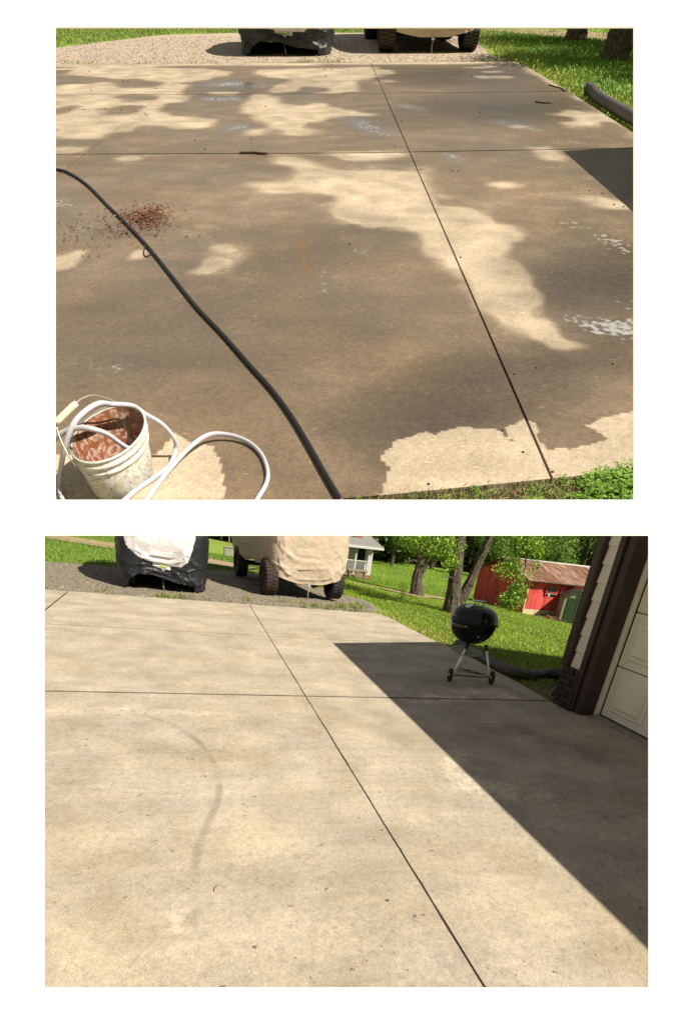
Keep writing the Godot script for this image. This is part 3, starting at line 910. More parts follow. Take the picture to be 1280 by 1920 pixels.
func tan_covered_truck(base: Transform3D, at: Vector3, turn: float, label: String) -> Node3D:
	var t := thing(base, "covered_truck", label, "covered truck", at, turn)
	var half := Vector3(0.97, 1.9, 2.3)
	var hem := func(x: float, z: float) -> float:
		var h := 0.5 + 0.1 * sin(z * 2.0)
		if z > 1.9:
			h = 0.27 + 0.24 * absf(x + 0.02) ** 1.2
		if x < -0.8 and z < 2.1:
			h += 0.24 * exp(-((z + 1.0) ** 2) * 5.0) + 0.2 * exp(-((z - 1.85) ** 2) * 6.0)
		return h
	var c := cover_mesh(half, hem, 0.9, 0.3, Vector3(-0.02, 0.3, 2.3), 0.7, 77, null, 0.32)
	var cl := part(c[0], "cover", M.tan_cloth, t)
	var br := tool(true)
	bevel(br, Vector3(-0.02, 0.285, 2.27), Vector3(0.055, 0.055, 0.05), 0.01)
	part(br, "tie_buckle", M.alu, cl)
	var sp := tool()
	tube(sp, [Vector3(-0.02, 0.26, 2.27), Vector3(-0.03, 0.14, 2.26), Vector3(-0.03, 0.0, 2.28)], 0.012, 6)
	part(sp, "strap", M.grey_patch, t)
	for s in [[-0.82, 1.9], [0.7, 1.85], [-0.84, -1.0], [0.78, -1.0]]:
		wheel(t, Vector3(s[0], 0.37, s[1]), 0.37, 0.27, signf(s[0]), M.rust_rubber if s[0] < 0 and s[1] > 0 else M.rubber)
	for z in [1.88, -1.0]:
		var ax := tool()
		tube(ax, [Vector3(-0.75, 0.36, z), Vector3(0.7, 0.36, z)], 0.06, 8)
		lathe(ax, [Vector2(0.001, -0.17), Vector2(0.12, -0.1), Vector2(0.16, 0), Vector2(0.12, 0.1), Vector2(0.001, 0.17)], 14, Transform3D(Basis(), Vector3(0.22, 0.36, z)))
		part(ax, "axle", M.dark_metal, t)
	var fr := tool(true)
	box(fr, Vector3(0, 0.52, 0.1), Vector3(0.9, 0.12, 3.9))
	box(fr, Vector3(0.1, 0.4, 2.1), Vector3(1.2, 0.08, 0.08))
	part(fr, "frame_rail", M.dark_metal, t)
	return t

# ---------------------------------------------------------------- start
func _ready() -> void:
	rng.seed = 4
	# camera: the eye over the lower driveway, looking down; the lens is shifted up like a view camera's
	LOW = Transform3D(Basis().scaled(Vector3.ONE * S), Vector3.ZERO)
	var cam := Camera3D.new()
	cam.name = "camera"
	add_child(cam)
	cam.transform = Transform3D(Basis(XC, YC, ZC).orthonormalized(), Vector3(0, EYE * S, 0))
	cam.projection = Camera3D.PROJECTION_FRUSTUM
	cam.near = 0.1
	cam.far = 30000.0
	cam.size = cam.near * 1920.0 / FOC
	cam.frustum_offset = Vector2((640.0 - PPX) / FOC, (PPY - 960.0) / FOC) * cam.near
	cam.current = true

	var env := Environment.new()
	var sky_m := ProceduralSkyMaterial.new()
	sky_m.sky_top_color = Color(0.61, 0.62, 0.63)
	sky_m.sky_horizon_color = Color(0.86, 0.86, 0.84)
	sky_m.ground_bottom_color = Color(0.3, 0.3, 0.24)
	sky_m.ground_horizon_color = Color(0.62, 0.65, 0.62)
	sky_m.sky_curve = 0.12
	sky_m.sky_energy_multiplier = 0.68
	sky_m.ground_energy_multiplier = 0.6
	var sky := Sky.new()
	sky.sky_material = sky_m
	env.background_mode = Environment.BG_SKY
	env.sky = sky
	env.tonemap_mode = Environment.TONE_MAPPER_LINEAR
	env.tonemap_exposure = 1.75
	env.sdfgi_enabled = true
	env.ssao_enabled = true
	env.ssil_enabled = true
	var we := WorldEnvironment.new()
	we.name = "world_environment"
	we.environment = env
	add_child(we)

	var sun := DirectionalLight3D.new()
	sun.name = "sun"
	sun.light_energy = 1.5
	sun.light_color = Color(1.0, 0.96, 0.88)
	sun.light_angular_distance = 0.5
	sun.shadow_enabled = true
	sun.directional_shadow_max_distance = 900.0
	add_child(sun)
	sun.look_at_from_position(Vector3.ZERO, -Vector3(0.65, 1.0, 0.8), Vector3.UP)

	var k := S / R
	var bu := Basis(XU, YU, ZU).orthonormalized()
	UP = Transform3D(bu.scaled(Vector3.ONE * k), Vector3(0, EYE * S, 0) - bu.y * EYE * k)

	make_materials()
	M.speckle = speckle_tex()
	M.dry = dry_concrete()
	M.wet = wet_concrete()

	board_wall(k)
	lower_ground()
	lower_driveway()
	garage()
	lower_vehicles()
	grill()
	drain_pipe_lower()
	barn()
	small_shed()
	cottage()
	lower_trees()
	woods()
	lower_small()
	lower_grass()
	upper_ground()
	upper_driveway()
	upper_vehicles()
	upper_trees()
	upper_garage()
	bucket_and_hoses()
	upper_small()
	upper_grass()

# ---------------------------------------------------------------- the white wall with its two openings
func board_wall(k: float) -> void:
	var depth := 0.8 * EYE * k
	var t := Transform3D(Basis(XC, YC, ZC).orthonormalized(), Vector3(0, EYE * S, 0) - ZC * depth)
	var o := MeshInstance3D.new()
	var at := func(u: float, v: float, back: float) -> Vector3:
		return Vector3((u - PPX) / FOC * depth, -(v - PPY) / FOC * depth, -back)
	var xs := [-900.0, 104.0, 1187.0, 2200.0]
	var st := tool(true)
	var th := 0.0012
	# openings: [left, top, right, bottom]
	var holes := [[104.0, 51.0, 1187.0, 937.0], [83.0, 1004.0, 1215.0, 1852.0]]
	var bands := [[-220.0, 51.0, -1], [51.0, 937.0, 0], [937.0, 1004.0, -1], [1004.0, 1852.0, 1], [1852.0, 2250.0, -1]]
	for b in bands:
		var spans := [[-900.0, 2200.0]]
		if b[2] >= 0:
			spans = [[-900.0, holes[b[2]][0]], [holes[b[2]][2], 2200.0]]
		for s in spans:
			for z in [0.0, th]:
				quad(st, at.call(s[0], b[0], z), at.call(s[1], b[0], z), at.call(s[1], b[1], z), at.call(s[0], b[1], z), Vector3(0, 0, 1 if z == 0.0 else -1))
	for h in holes:
		var c := [[h[0], h[1]], [h[2], h[1]], [h[2], h[3]], [h[0], h[3]]]
		var mid: Vector3 = at.call((h[0] + h[2]) * 0.5, (h[1] + h[3]) * 0.5, 0.0)
		for i in 4:
			var a = c[i]; var b2 = c[(i + 1) % 4]
			var p: Vector3 = at.call(a[0], a[1], 0.0)
			quad(st, p, at.call(b2[0], b2[1], 0.0), at.call(b2[0], b2[1], th), at.call(a[0], a[1], th), mid - p)
	st.generate_normals()
	o.mesh = st.commit()
	o.name = "board_wall"
	o.material_override = M.board
	add_child(o)
	o.transform = t
	o.set_meta("label", "white board wall whose two rectangular openings frame the two driveway views")
	o.set_meta("category", "wall")

# ================================================================ LOWER PLACE
func lower_ground() -> void:
	var st := tool()
	var n := 150
	var line := func(c: float, i: int, a: float, b: float) -> float:
		var u := i / float(n) * 2.0 - 1.0
		return c + a * u + b * u ** 7
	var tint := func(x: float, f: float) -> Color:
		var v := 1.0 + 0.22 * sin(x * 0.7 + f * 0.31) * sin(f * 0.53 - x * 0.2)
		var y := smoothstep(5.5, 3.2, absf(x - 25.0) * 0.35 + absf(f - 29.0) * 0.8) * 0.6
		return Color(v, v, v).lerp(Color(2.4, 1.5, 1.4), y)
	var pt := []
	for j in n + 1:
		for i in n + 1:
			var x: float = line.call(12.0, i, 48.0, 700.0)
			var f: float = line.call(30.0, j, 60.0, 700.0)
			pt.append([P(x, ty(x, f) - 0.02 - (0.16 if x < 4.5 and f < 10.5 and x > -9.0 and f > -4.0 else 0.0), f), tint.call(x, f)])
	for j in n:
		for i in n:
			for q in [[0, 0], [1, 0], [1, 1], [0, 0], [1, 1], [0, 1]]:
				var e = pt[(j + q[1]) * (n + 1) + i + q[0]]
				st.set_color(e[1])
				st.add_vertex(e[0])
	var g := structure(LOW, "ground")
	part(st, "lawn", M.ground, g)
	var gp := structure(LOW, "gravel_pad")
	var gs := tool()
	strip(gs, [-12.0, 9.2, -4.0, 9.2, 0.0, 9.3, 3.7, 9.5], [-12.0, 14.2, -3.0, 13.6, -1.4, 14.3, 0.6, 15.6, 2.6, 15.4, 4.3, 13.0], 0.012, 60, 14)
	strip(gs, [3.66, 9.5, 3.72, 9.9, 3.8, 10.4], [4.3, 13.0, 4.35, 12.0, 3.95, 10.6], 0.013, 16, 6)
	part(gs, "gravel_bed", M.gravel, gp)
	var st2 := tool()
	lathe(st2, [Vector2(0.001, 0.55), Vector2(0.6, 0.45), Vector2(1.0, 0.0), Vector2(0.001, -0.2)], 6)
	st2.generate_normals()
	var stone := st2.commit()
	var w := []; var c := []
	for i in 5200:
		var f := 9.75 + rng.randf() ** 1.5 * 4.6
		var x := rng.randf_range(-4.2, 4.2)
		if f > 13.6 and x < -0.8:
			continue
		var b := Basis(Vector3.UP, rng.randf() * PI2).scaled(Vector3(rng.randf_range(0.7, 1.4), rng.randf_range(0.5, 1.0), rng.randf_range(0.7, 1.2)) * rng.randf_range(0.009, 0.026))
		w.append(Transform3D(b, G(x, f) + Vector3.UP * 0.014))
		var v := rng.randf_range(0.08, 0.26) + (0.12 if rng.randf() < 0.08 else 0.0)
		c.append(Color(v * 1.12, v * 0.97, v * 0.78))
	stuff_root(LOW, "gravel", stone, M.stone, w, c, "loose grey and buff gravel stones under the covered vehicles of the dry view", "gravel")
	var pa := structure(LOW, "dirt_path")
	var ds := tool()
	strip(ds, [6.5, 19.0, 7.9, 21.3, 9.4, 20.5, 11.4, 23.2, 13.6, 25.0], [6.6, 22.5, 8.6, 24.5, 10.8, 25.4, 12.2, 26.2, 14.2, 27.6], 0.03, 30, 6)
	part(ds, "bare_earth", M.dirt, pa)
	var ep := structure(LOW, "bare_soil")
	var es := tool()
	strip(es, [3.9, 4.6, 3.92, 5.1, 3.9, 5.6], [5.4, 4.66, 5.3, 5.3, 4.3, 5.9], 0.012, 14, 8)
	part(es, "soil", M.soil, ep)
	var lp := structure(LOW, "farm_track")
	var ls := tool()
	strip(ls, [-7.0, 20.2, -4.1, 19.2, -2.4, 18.2, -1.0, 17.6, 0.4, 17.2, 1.6, 16.4], [-7.2, 22.6, -4.0, 20.9, -2.5, 20.2, -0.6, 19.4, 0.8, 19.3, 2.4, 18.6], 0.03, 30, 6)
	part(ls, "track_bed", M.dirt, lp)

func lower_driveway() -> void:
	var d := structure(LOW, "driveway")
	var bed := tool(true)
	slab(bed, [Vector2(-9, -3), Vector2(3.9, -3), Vector2(3.9, 4.6), Vector2(3.62, 9.6), Vector2(-9, 9.6)], -0.006, 0.09, LOW_RECT, 0.7)
	part(bed, "joint_filler", M.joint, d)
	var j := 0.0062
	var rows := [[-3.0, 4.627], [4.654, 7.168], [7.19, 9.68]]
	var cols := [[-9.0, -4.8], [-4.8, -1.869], [-1.851, 1.1]]
	for r in rows:
		for c in cols:
			var dx := 0.0
			var st := tool(true)
			var a: float = c[0] + j; var b: float = c[1] - j
			if c[1] > 1.0:
				slab(st, wavy([Vector2(a, r[0] + j), Vector2(b, r[0] + j), Vector2(b, r[1] - j), Vector2(a, r[1] - j)]), 0.0, 0.1, LOW_RECT, 0.7)
			else:
				slab(st, [Vector2(a, r[0] + j), Vector2(b, r[0] + j), Vector2(b, r[1] - j), Vector2(a, r[1] - j)], 0.0, 0.1, LOW_RECT, 0.7)
			part(st, "concrete_panel", M.dry, d)
	var right := [[Vector2(1.1, -3), Vector2(4.2, -3), Vector2(4.2, 3.36), Vector2(4.18, 4.14), Vector2(3.97, 4.35), Vector2(3.96, 4.64)],
		[Vector2(1.1, 4.64), Vector2(3.95, 4.64), Vector2(3.98, 5.28), Vector2(3.95, 6.4), Vector2(3.9, 7.18)],
		[Vector2(1.1, 7.18), Vector2(3.9, 7.18), Vector2(3.82, 7.6), Vector2(3.76, 8.4), Vector2(3.72, 9.3), Vector2(3.66, 9.6), Vector2(3.52, 9.68)]]
	for i in 3:
		var poly := [Vector2(1.1 + j, rows[i][0] + j)]
		for q in range(1, right[i].size()):
			var v: Vector2 = right[i][q]
			v.y = clampf(v.y, rows[i][0] + j, rows[i][1] - j)
			poly.append(v)
		poly.append(Vector2(1.1 + j, rows[i][1] - j))
		var st := tool(true)
		slab(st, wavy(poly), 0.0, 0.1, LOW_RECT, 0.7)
		part(st, "concrete_panel", M.dry, d)

# long edges chipped a little, as a tooled joint is
func wavy(poly: Array) -> Array:
	var r := RandomNumberGenerator.new(); r.seed = 17
	var out := []
	for i in poly.size():
		var a: Vector2 = poly[i]; var b: Vector2 = poly[(i + 1) % poly.size()]
		out.append(a)
		var n := int(a.distance_to(b) / 0.14)
		var e := (b - a).normalized().orthogonal()
		for k in range(1, n):
			out.append(a.lerp(b, k / float(n)) + e * r.randf_range(-0.0022, 0.0022))
	return out

func garage() -> void:
	var t := thing(LOW, "garage", "cream sided garage with dark brown trim, brick base and panelled overhead door", "garage", Vector3.ZERO)
	# wall core behind the cladding
	var core := tool(true)
	box(core, P(4.17, 1.27, 4.42), Vector3(0.25, 2.46, 0.3))
	box(core, P(6.9, 1.2, 4.55), Vector3(5.4, 2.6, 0.16))
	box(core, P(9.6, 1.2, 0.5), Vector3(0.16, 2.6, 8.2))
	box(core, P(6.9, 1.2, -3.6), Vector3(5.4, 2.6, 0.16))
	box(core, P(4.17, 2.36, 0.5), Vector3(0.25, 0.3, 8.0))
	box(core, P(4.17, 1.2, -2.6), Vector3(0.25, 2.4, 1.8))
	part(core, "wall", M.brown_trim, t)
	# lap siding: each course its own board, tilted out at the foot
	for i in 13:
		var st := tool(true)
		bevel(st, Vector3.ZERO, Vector3(0.026, 0.186, 0.19), 0.004, Basis(Vector3(0, 0, 1), -0.11))
		var b := part(st, "siding_board", M.siding, t)
		b.position = P(4.04, 0.43 + 0.09 + i * 0.177, 4.46)
	for i in 12:
		var st := tool(true)
		bevel(st, Vector3.ZERO, Vector3(5.2, 0.182, 0.016), 0.003, Basis(Vector3(1, 0, 0), -0.05))
		var b := part(st, "siding_board", M.siding, t)
		b.position = P(6.75, 0.43 + 0.09 + i * 0.177, 4.645)
	var cb := tool(true)
	bevel(cb, P(4.012, 1.48, 4.6), Vector3(0.09, 2.1, 0.085), 0.006)
	part(cb, "corner_board", M.brown_trim, t)
	var cb2 := tool(true)
	bevel(cb2, P(4.065, 1.48, 4.667), Vector3(0.14, 2.1, 0.05), 0.006)
	part(cb2, "corner_board", M.brown_trim, t)
	var tb := tool(true)
	bevel(tb, P(4.012, 1.25, 4.325), Vector3(0.086, 2.46, 0.075), 0.006)
	part(tb, "door_trim", M.brown_trim, t)
	var jb := tool(true)
	bevel(jb, P(4.12, 1.2, 4.235), Vector3(0.24, 2.4, 0.1), 0.006)
	part(jb, "door_jamb", M.brown_trim, t)
	# the dark brick base, brick by brick
	var meshes := []
	for v in 3:
		var bs := tool(true)
		bevel(bs, Vector3.ZERO, Vector3(0.09, 0.057, 0.185), 0.006, Basis(Vector3.UP, 0.015 * (v - 1)))
		bs.generate_normals()
		meshes.append(bs.commit())
	var half := tool(true)
	bevel(half, Vector3.ZERO, Vector3(0.09, 0.057, 0.085), 0.006)
	half.generate_normals()
	var half_m := half.commit()
	var mb := tool(true)
	box(mb, P(4.045, 0.2, 4.455), Vector3(0.08, 0.44, 0.3))
	var mo := part(mb, "mortar", M.mortar, t)
	for i in 7:
		var y := 0.022 + i * 0.064
		if i % 2 == 0:
			again(meshes[i % 3], "brick", M.brick, t, Transform3D(Basis(), P(4.0, y, 4.51)))
			again(half_m, "brick", M.brick, t, Transform3D(Basis(), P(4.0 + 0.002 * i, y, 4.36)))
		else:
			again(half_m, "brick", M.brick, t, Transform3D(Basis(), P(4.001, y, 4.565)))
			again(meshes[i % 3], "brick", M.brick, t, Transform3D(Basis(), P(4.0, y, 4.415)))
		for q in 3:
			again(meshes[(i + q) % 3], "brick", M.brick, t, Transform3D(Basis(Vector3.UP, PI * 0.5), P(4.16 + 0.2 * q - (0.1 if i % 2 else 0.0), y, 4.615)))
	# white door stop and the overhead door in four sections of raised panels
	var ds := tool(true)
	bevel(ds, P(4.205, 1.12, 4.165), Vector3(0.05, 2.24, 0.045), 0.006)
	bevel(ds, P(4.205, 2.225, 1.9), Vector3(0.05, 0.045, 4.4), 0.006)
	part(ds, "door_stop", M.door_paint, t)
	for row in 4:
		var sec := tool(true)
		var y0 := 0.03 + row * 0.54
		bevel(sec, P(4.25, y0 + 0.267, 1.85), Vector3(0.05, 0.53, 4.56), 0.006)
		var so := part(sec, "door_section", M.door_paint, t)
		for q in 8:
			var pn := tool(true)
			var c := P(4.222, y0 + 0.267, 3.82 - q * 0.55)
			bevel(pn, c - Vector3(0.002, 0, 0), Vector3(0.026, 0.37, 0.45), 0.012)
			bevel(pn, c - Vector3(0.02, 0, 0), Vector3(0.03, 0.27, 0.35), 0.0145)
			part(pn, "raised_panel", M.door_paint, so)
	var se := tool()
	tube(se, [P(4.225, 0.022, 4.13), P(4.225, 0.022, -0.4)], 0.02, 8)
	part(se, "rubber_seal", M.rubber, t)
	var th := tool(true)
	bevel(th, P(4.3, -0.02, 1.7), Vector3(0.32, 0.1, 4.94), 0.012)
	part(th, "threshold", M.threshold, t)
	# roof: eave over the door, ridge along the building
	var rf := tool(true)
	var rise := 0.26
	for s in [0, 1]:
		var x0 := 3.6; var x1 := 6.9
		if s == 1:
			x0 = 10.2
		var y1 := 2.5 + absf(x1 - x0) * rise
		var a := P(x0, 2.5, 4.95); var b := P(x0, 2.5, -4.0); var c := P(x1, y1, -4.0); var d := P(x1, y1, 4.95)
		quad(rf, a, b, c, d, Vector3.UP)
		var dn := Vector3(0, -0.14, 0)
		quad(rf, a + dn, b + dn, c + dn, d + dn, Vector3.DOWN)
		quad(rf, a, b, b + dn, a + dn, Vector3(-1 if s == 0 else 1, 0, 0))
		quad(rf, a, d, d + dn, a + dn, Vector3(0, 0, -1))
		quad(rf, b, c, c + dn, b + dn, Vector3(0, 0, 1))
	part(rf, "roof", M.brown_trim, t)
	for z in [4.6, -3.65]:
		var gb := tool(true)
		quad(gb, P(4.1, 2.45, z), P(9.7, 2.45, z), P(6.9, 3.2, z), P(6.9, 3.2, z), Vector3(0, 0, -signf(z)))
		part(gb, "gable", M.siding, t)

func lower_vehicles() -> void:
	black_covered_vehicle(LOW, P(-0.42, -0.02, 12.08), "low vehicle under a black and white cover on the gravel beyond the dry driveway")
	tan_covered_truck(LOW, P(2.32, -0.07, 13.45), 0.1, "tall truck under a creased tan cover on the gravel beyond the dry driveway")

func grill() -> void:
	var t := thing(LOW, "kettle_grill", "black kettle grill on chrome legs with two wheels, in the garage shade", "grill", P(3.275, 0, 5.42), -0.12)
	var rad := 0.272
	var kx := Transform3D(Basis(), Vector3(-0.045, 0, 0))
	var bowl := tool()
	var prof := [Vector2(0.001, 0.43)]
	for i in range(1, 15):
		var a := i / 14.0 * PI * 0.5
		prof.append(Vector2(sin(a) * rad, 0.69 - cos(a) * 0.26))
	prof.append(Vector2(rad + 0.006, 0.694)); prof.append(Vector2(rad - 0.004, 0.7))
	lathe(bowl, prof, 56, kx)
	part(bowl, "bowl", M.enamel, t)
	var lidx := Transform3D(Basis(Vector3(0, 0, 1), -0.03), Vector3(-0.062, 0.0, 0))
	var lid := tool()
	var lp := [Vector2(rad - 0.006, 0.694), Vector2(rad + 0.012, 0.696), Vector2(rad + 0.012, 0.714), Vector2(rad + 0.002, 0.722)]
	for i in range(1, 15):
		var a := i / 14.0 * PI * 0.5
		lp.append(Vector2(maxf(cos(a) ** 0.62 * rad, 0.001), 0.72 + sin(a) ** 1.05 * 0.162))
	lathe(lid, lp, 56, lidx)
	var lo := part(lid, "lid", M.enamel, t)
	var vt := tool()
	lathe(vt, [Vector2(0.055, 0.0), Vector2(0.055, 0.006), Vector2(0.04, 0.012), Vector2(0.001, 0.014)], 24, Transform3D(Basis(Vector3(0, 0, 1), 0.42), Vector3(-0.165, 0.87, 0.06)))
	part(vt, "vent", M.alu, lo)
	var hd := tool()
	for s in [-0.055, 0.055]:
		hd = tool()
		tube(hd, [Vector3(-0.045 + s, 0.87, 0.04), Vector3(-0.045 + s, 0.922, 0.045)], 0.0055, 8)
		part(hd, "handle_bracket", M.dark_metal, lo)
	var gr := tool()
	bevel(gr, Vector3(-0.045, 0.93, 0.045), Vector3(0.17, 0.02, 0.03), 0.008, Basis(Vector3(0, 0, 1), -0.03))
	part(gr, "handle_grip", M.alu, lo)
	# bowl fittings: side handle stub, damper, leg sockets
	var sh := tool()
	tube(sh, smooth_path([Vector3(-0.26, 0.62, 0.12), Vector3(-0.3, 0.6, 0.13), Vector3(-0.31, 0.58, 0.07), Vector3(-0.28, 0.59, 0.04)], 0.01), 0.009, 8)
	part(sh, "side_handle", M.black_plastic, t)
	sh = tool()
	tube(sh, smooth_path([Vector3(0.2, 0.66, 0.05), Vector3(0.252, 0.665, 0.04), Vector3(0.252, 0.665, -0.05), Vector3(0.2, 0.66, -0.08)], 0.01), 0.009, 8)
	part(sh, "side_handle", M.black_plastic, t)
	var bz := tool()
	tube(bz, [Vector3(-0.045, 0.435, 0), Vector3(-0.045, 0.4, 0)], 0.012, 8)
	tube(bz, [Vector3(-0.085, 0.408, 0.02), Vector3(0.005, 0.408, 0.0)], 0.006, 6)
	part(bz, "damper", M.dark_metal, t)
	for sp in [Vector3(-0.215, 0.66, 0.205), Vector3(-0.2, 0.6, 0.19), Vector3(-0.05, 0.56, 0.235)]:
		var rv := tool()
		lathe(rv, [Vector2(0.009, 0), Vector2(0.006, 0.006), Vector2(0.001, 0.008)], 10, Transform3D(Basis(Quaternion(Vector3.UP, (sp - Vector3(0, 0.69, 0)).normalized())), sp * Vector3(1.0, 1.0, 1.0)))
		part(rv, "rivet", M.alu, t)
	var tops := [Vector3(-0.1, 0.45, 0.1), Vector3(0.13, 0.45, 0.1), Vector3(0.02, 0.45, -0.13)]
	var feet := [Vector3(-0.235, 0.085, 0.17), Vector3(0.235, 0.085, 0.17), Vector3(0.02, 0.02, -0.3)]
	for i in 3:
		var lg := tool()
		tube(lg, [tops[i].lerp(feet[i], 0.1), feet[i]], 0.0125, 12)
		var l := part(lg, "leg", M.steel, t)
		var sk := tool()
		tube(sk, [tops[i], tops[i].lerp(feet[i], 0.18)], [0.026, 0.016], 12)
		part(sk, "socket", M.black_plastic, l)
	for i in 2:
		var s := -1.0 if i == 0 else 1.0
		var wx := Transform3D(Basis(Vector3(0, 0, 1), PI * 0.5) , Vector3(s * 0.268, 0.078, 0.17))
		wx.basis = Basis(Vector3.UP, -0.22) * wx.basis
		var ty_ := tool()
		lathe(ty_, [Vector2(0.05, -0.02), Vector2(0.068, -0.022), Vector2(0.078, -0.014), Vector2(0.078, 0.014), Vector2(0.068, 0.022), Vector2(0.05, 0.02)], 32, wx)
		var wl := part(ty_, "wheel", M.rubber, t)
		var sp := tool(true)
		for q in 7:
			var an := PI2 * q / 7.0
			box(sp, wx * Vector3(cos(an) * 0.03, 0, sin(an) * 0.03), Vector3(0.05, 0.02, 0.01), wx.basis * Basis(Vector3.UP, -an))
		lathe(sp, [Vector2(0.05, -0.016), Vector2(0.053, 0.0), Vector2(0.05, 0.016)], 24, wx)
		part(sp, "spokes", M.black_plastic, wl)
		var hub := tool()
		lathe(hub, [Vector2(0.001, -0.026), Vector2(0.016, -0.024), Vector2(0.016, 0.024), Vector2(0.001, 0.026)], 16, wx)
		part(hub, "hub", M.alu, wl)
	var ax := tool()
	tube(ax, [Vector3(-0.25, 0.078, 0.17), Vector3(0.25, 0.078, 0.17)], 0.007, 8)
	part(ax, "axle", M.dark_metal, t)
	var rack := tool()
	for q in [-0.16, -0.05, 0.06]:
		tube(rack, [Vector3(-0.19, 0.13 , 0.13).lerp(Vector3(0.02, 0.13, -0.2), (q + 0.16) * 2.0), Vector3(0.23, 0.09, 0.16 + q * 0.12)], 0.0035, 6)
	tube(rack, [Vector3(-0.12, 0.12, 0.02), Vector3(0.22, 0.1, 0.1)], 0.0035, 6)
	part(rack, "wire_rack", M.dark_metal, t)
	var ap := tool()
	lathe(ap, [Vector2(0.001, 0.312), Vector2(0.1, 0.318), Vector2(0.19, 0.34), Vector2(0.195, 0.346), Vector2(0.185, 0.343), Vector2(0.1, 0.324), Vector2(0.001, 0.318)], 40, Transform3D(Basis(Vector3(1, 0, 0), 0.1), Vector3(-0.06, 0, -0.03)))
	part(ap, "ash_catcher", M.ash, t)

func corrugated(pts: Array, rad: float, pitch: float, m: Material, parent: Node, called: String) -> void:
	var path := smooth_path(pts, pitch * 0.25)
	var rr := []
	for i in path.size():
		rr.append(rad * (1.0 + 0.045 * sin(i * PI * 0.5)))
	var st := tool()
	tube(st, path, rr, 20, true)
	part(st, called, m, parent)

func drain_pipe_lower() -> void:
	var t := thing(LOW, "drain_pipe", "long dark corrugated drain pipe lying along the slab from the garage corner past the grill", "drain pipe", Vector3.ZERO)
	var a := pairs([4.22, 7.45, 4.24, 7.17, 4.15, 6.47, 4.03, 5.84, 4.10, 5.61, 4.48, 5.68, 4.78, 5.79, 5.21, 6.09])
	var pts := []
	for i in a.size():
		var v: Vector3 = a[i]
		pts.append(Vector3(v.x, maxf(ty(v.x, -v.z) + 0.068, 0.055 if v.x < 4.1 else -9.0), v.z))
	corrugated(pts.slice(0, 6), 0.068, 0.03, M.pipe, t, "corrugated_pipe")
	var st := tool()
	tube(st, smooth_path([pts[5], pts[6] + Vector3(0, 0.01, 0), P(4.95, 0.1, 5.5), P(4.72, 0.2, 5.05), P(4.5, 0.26, 4.78)], 0.04), 0.074, 18)
	part(st, "smooth_sleeve", M.black_plastic, t)

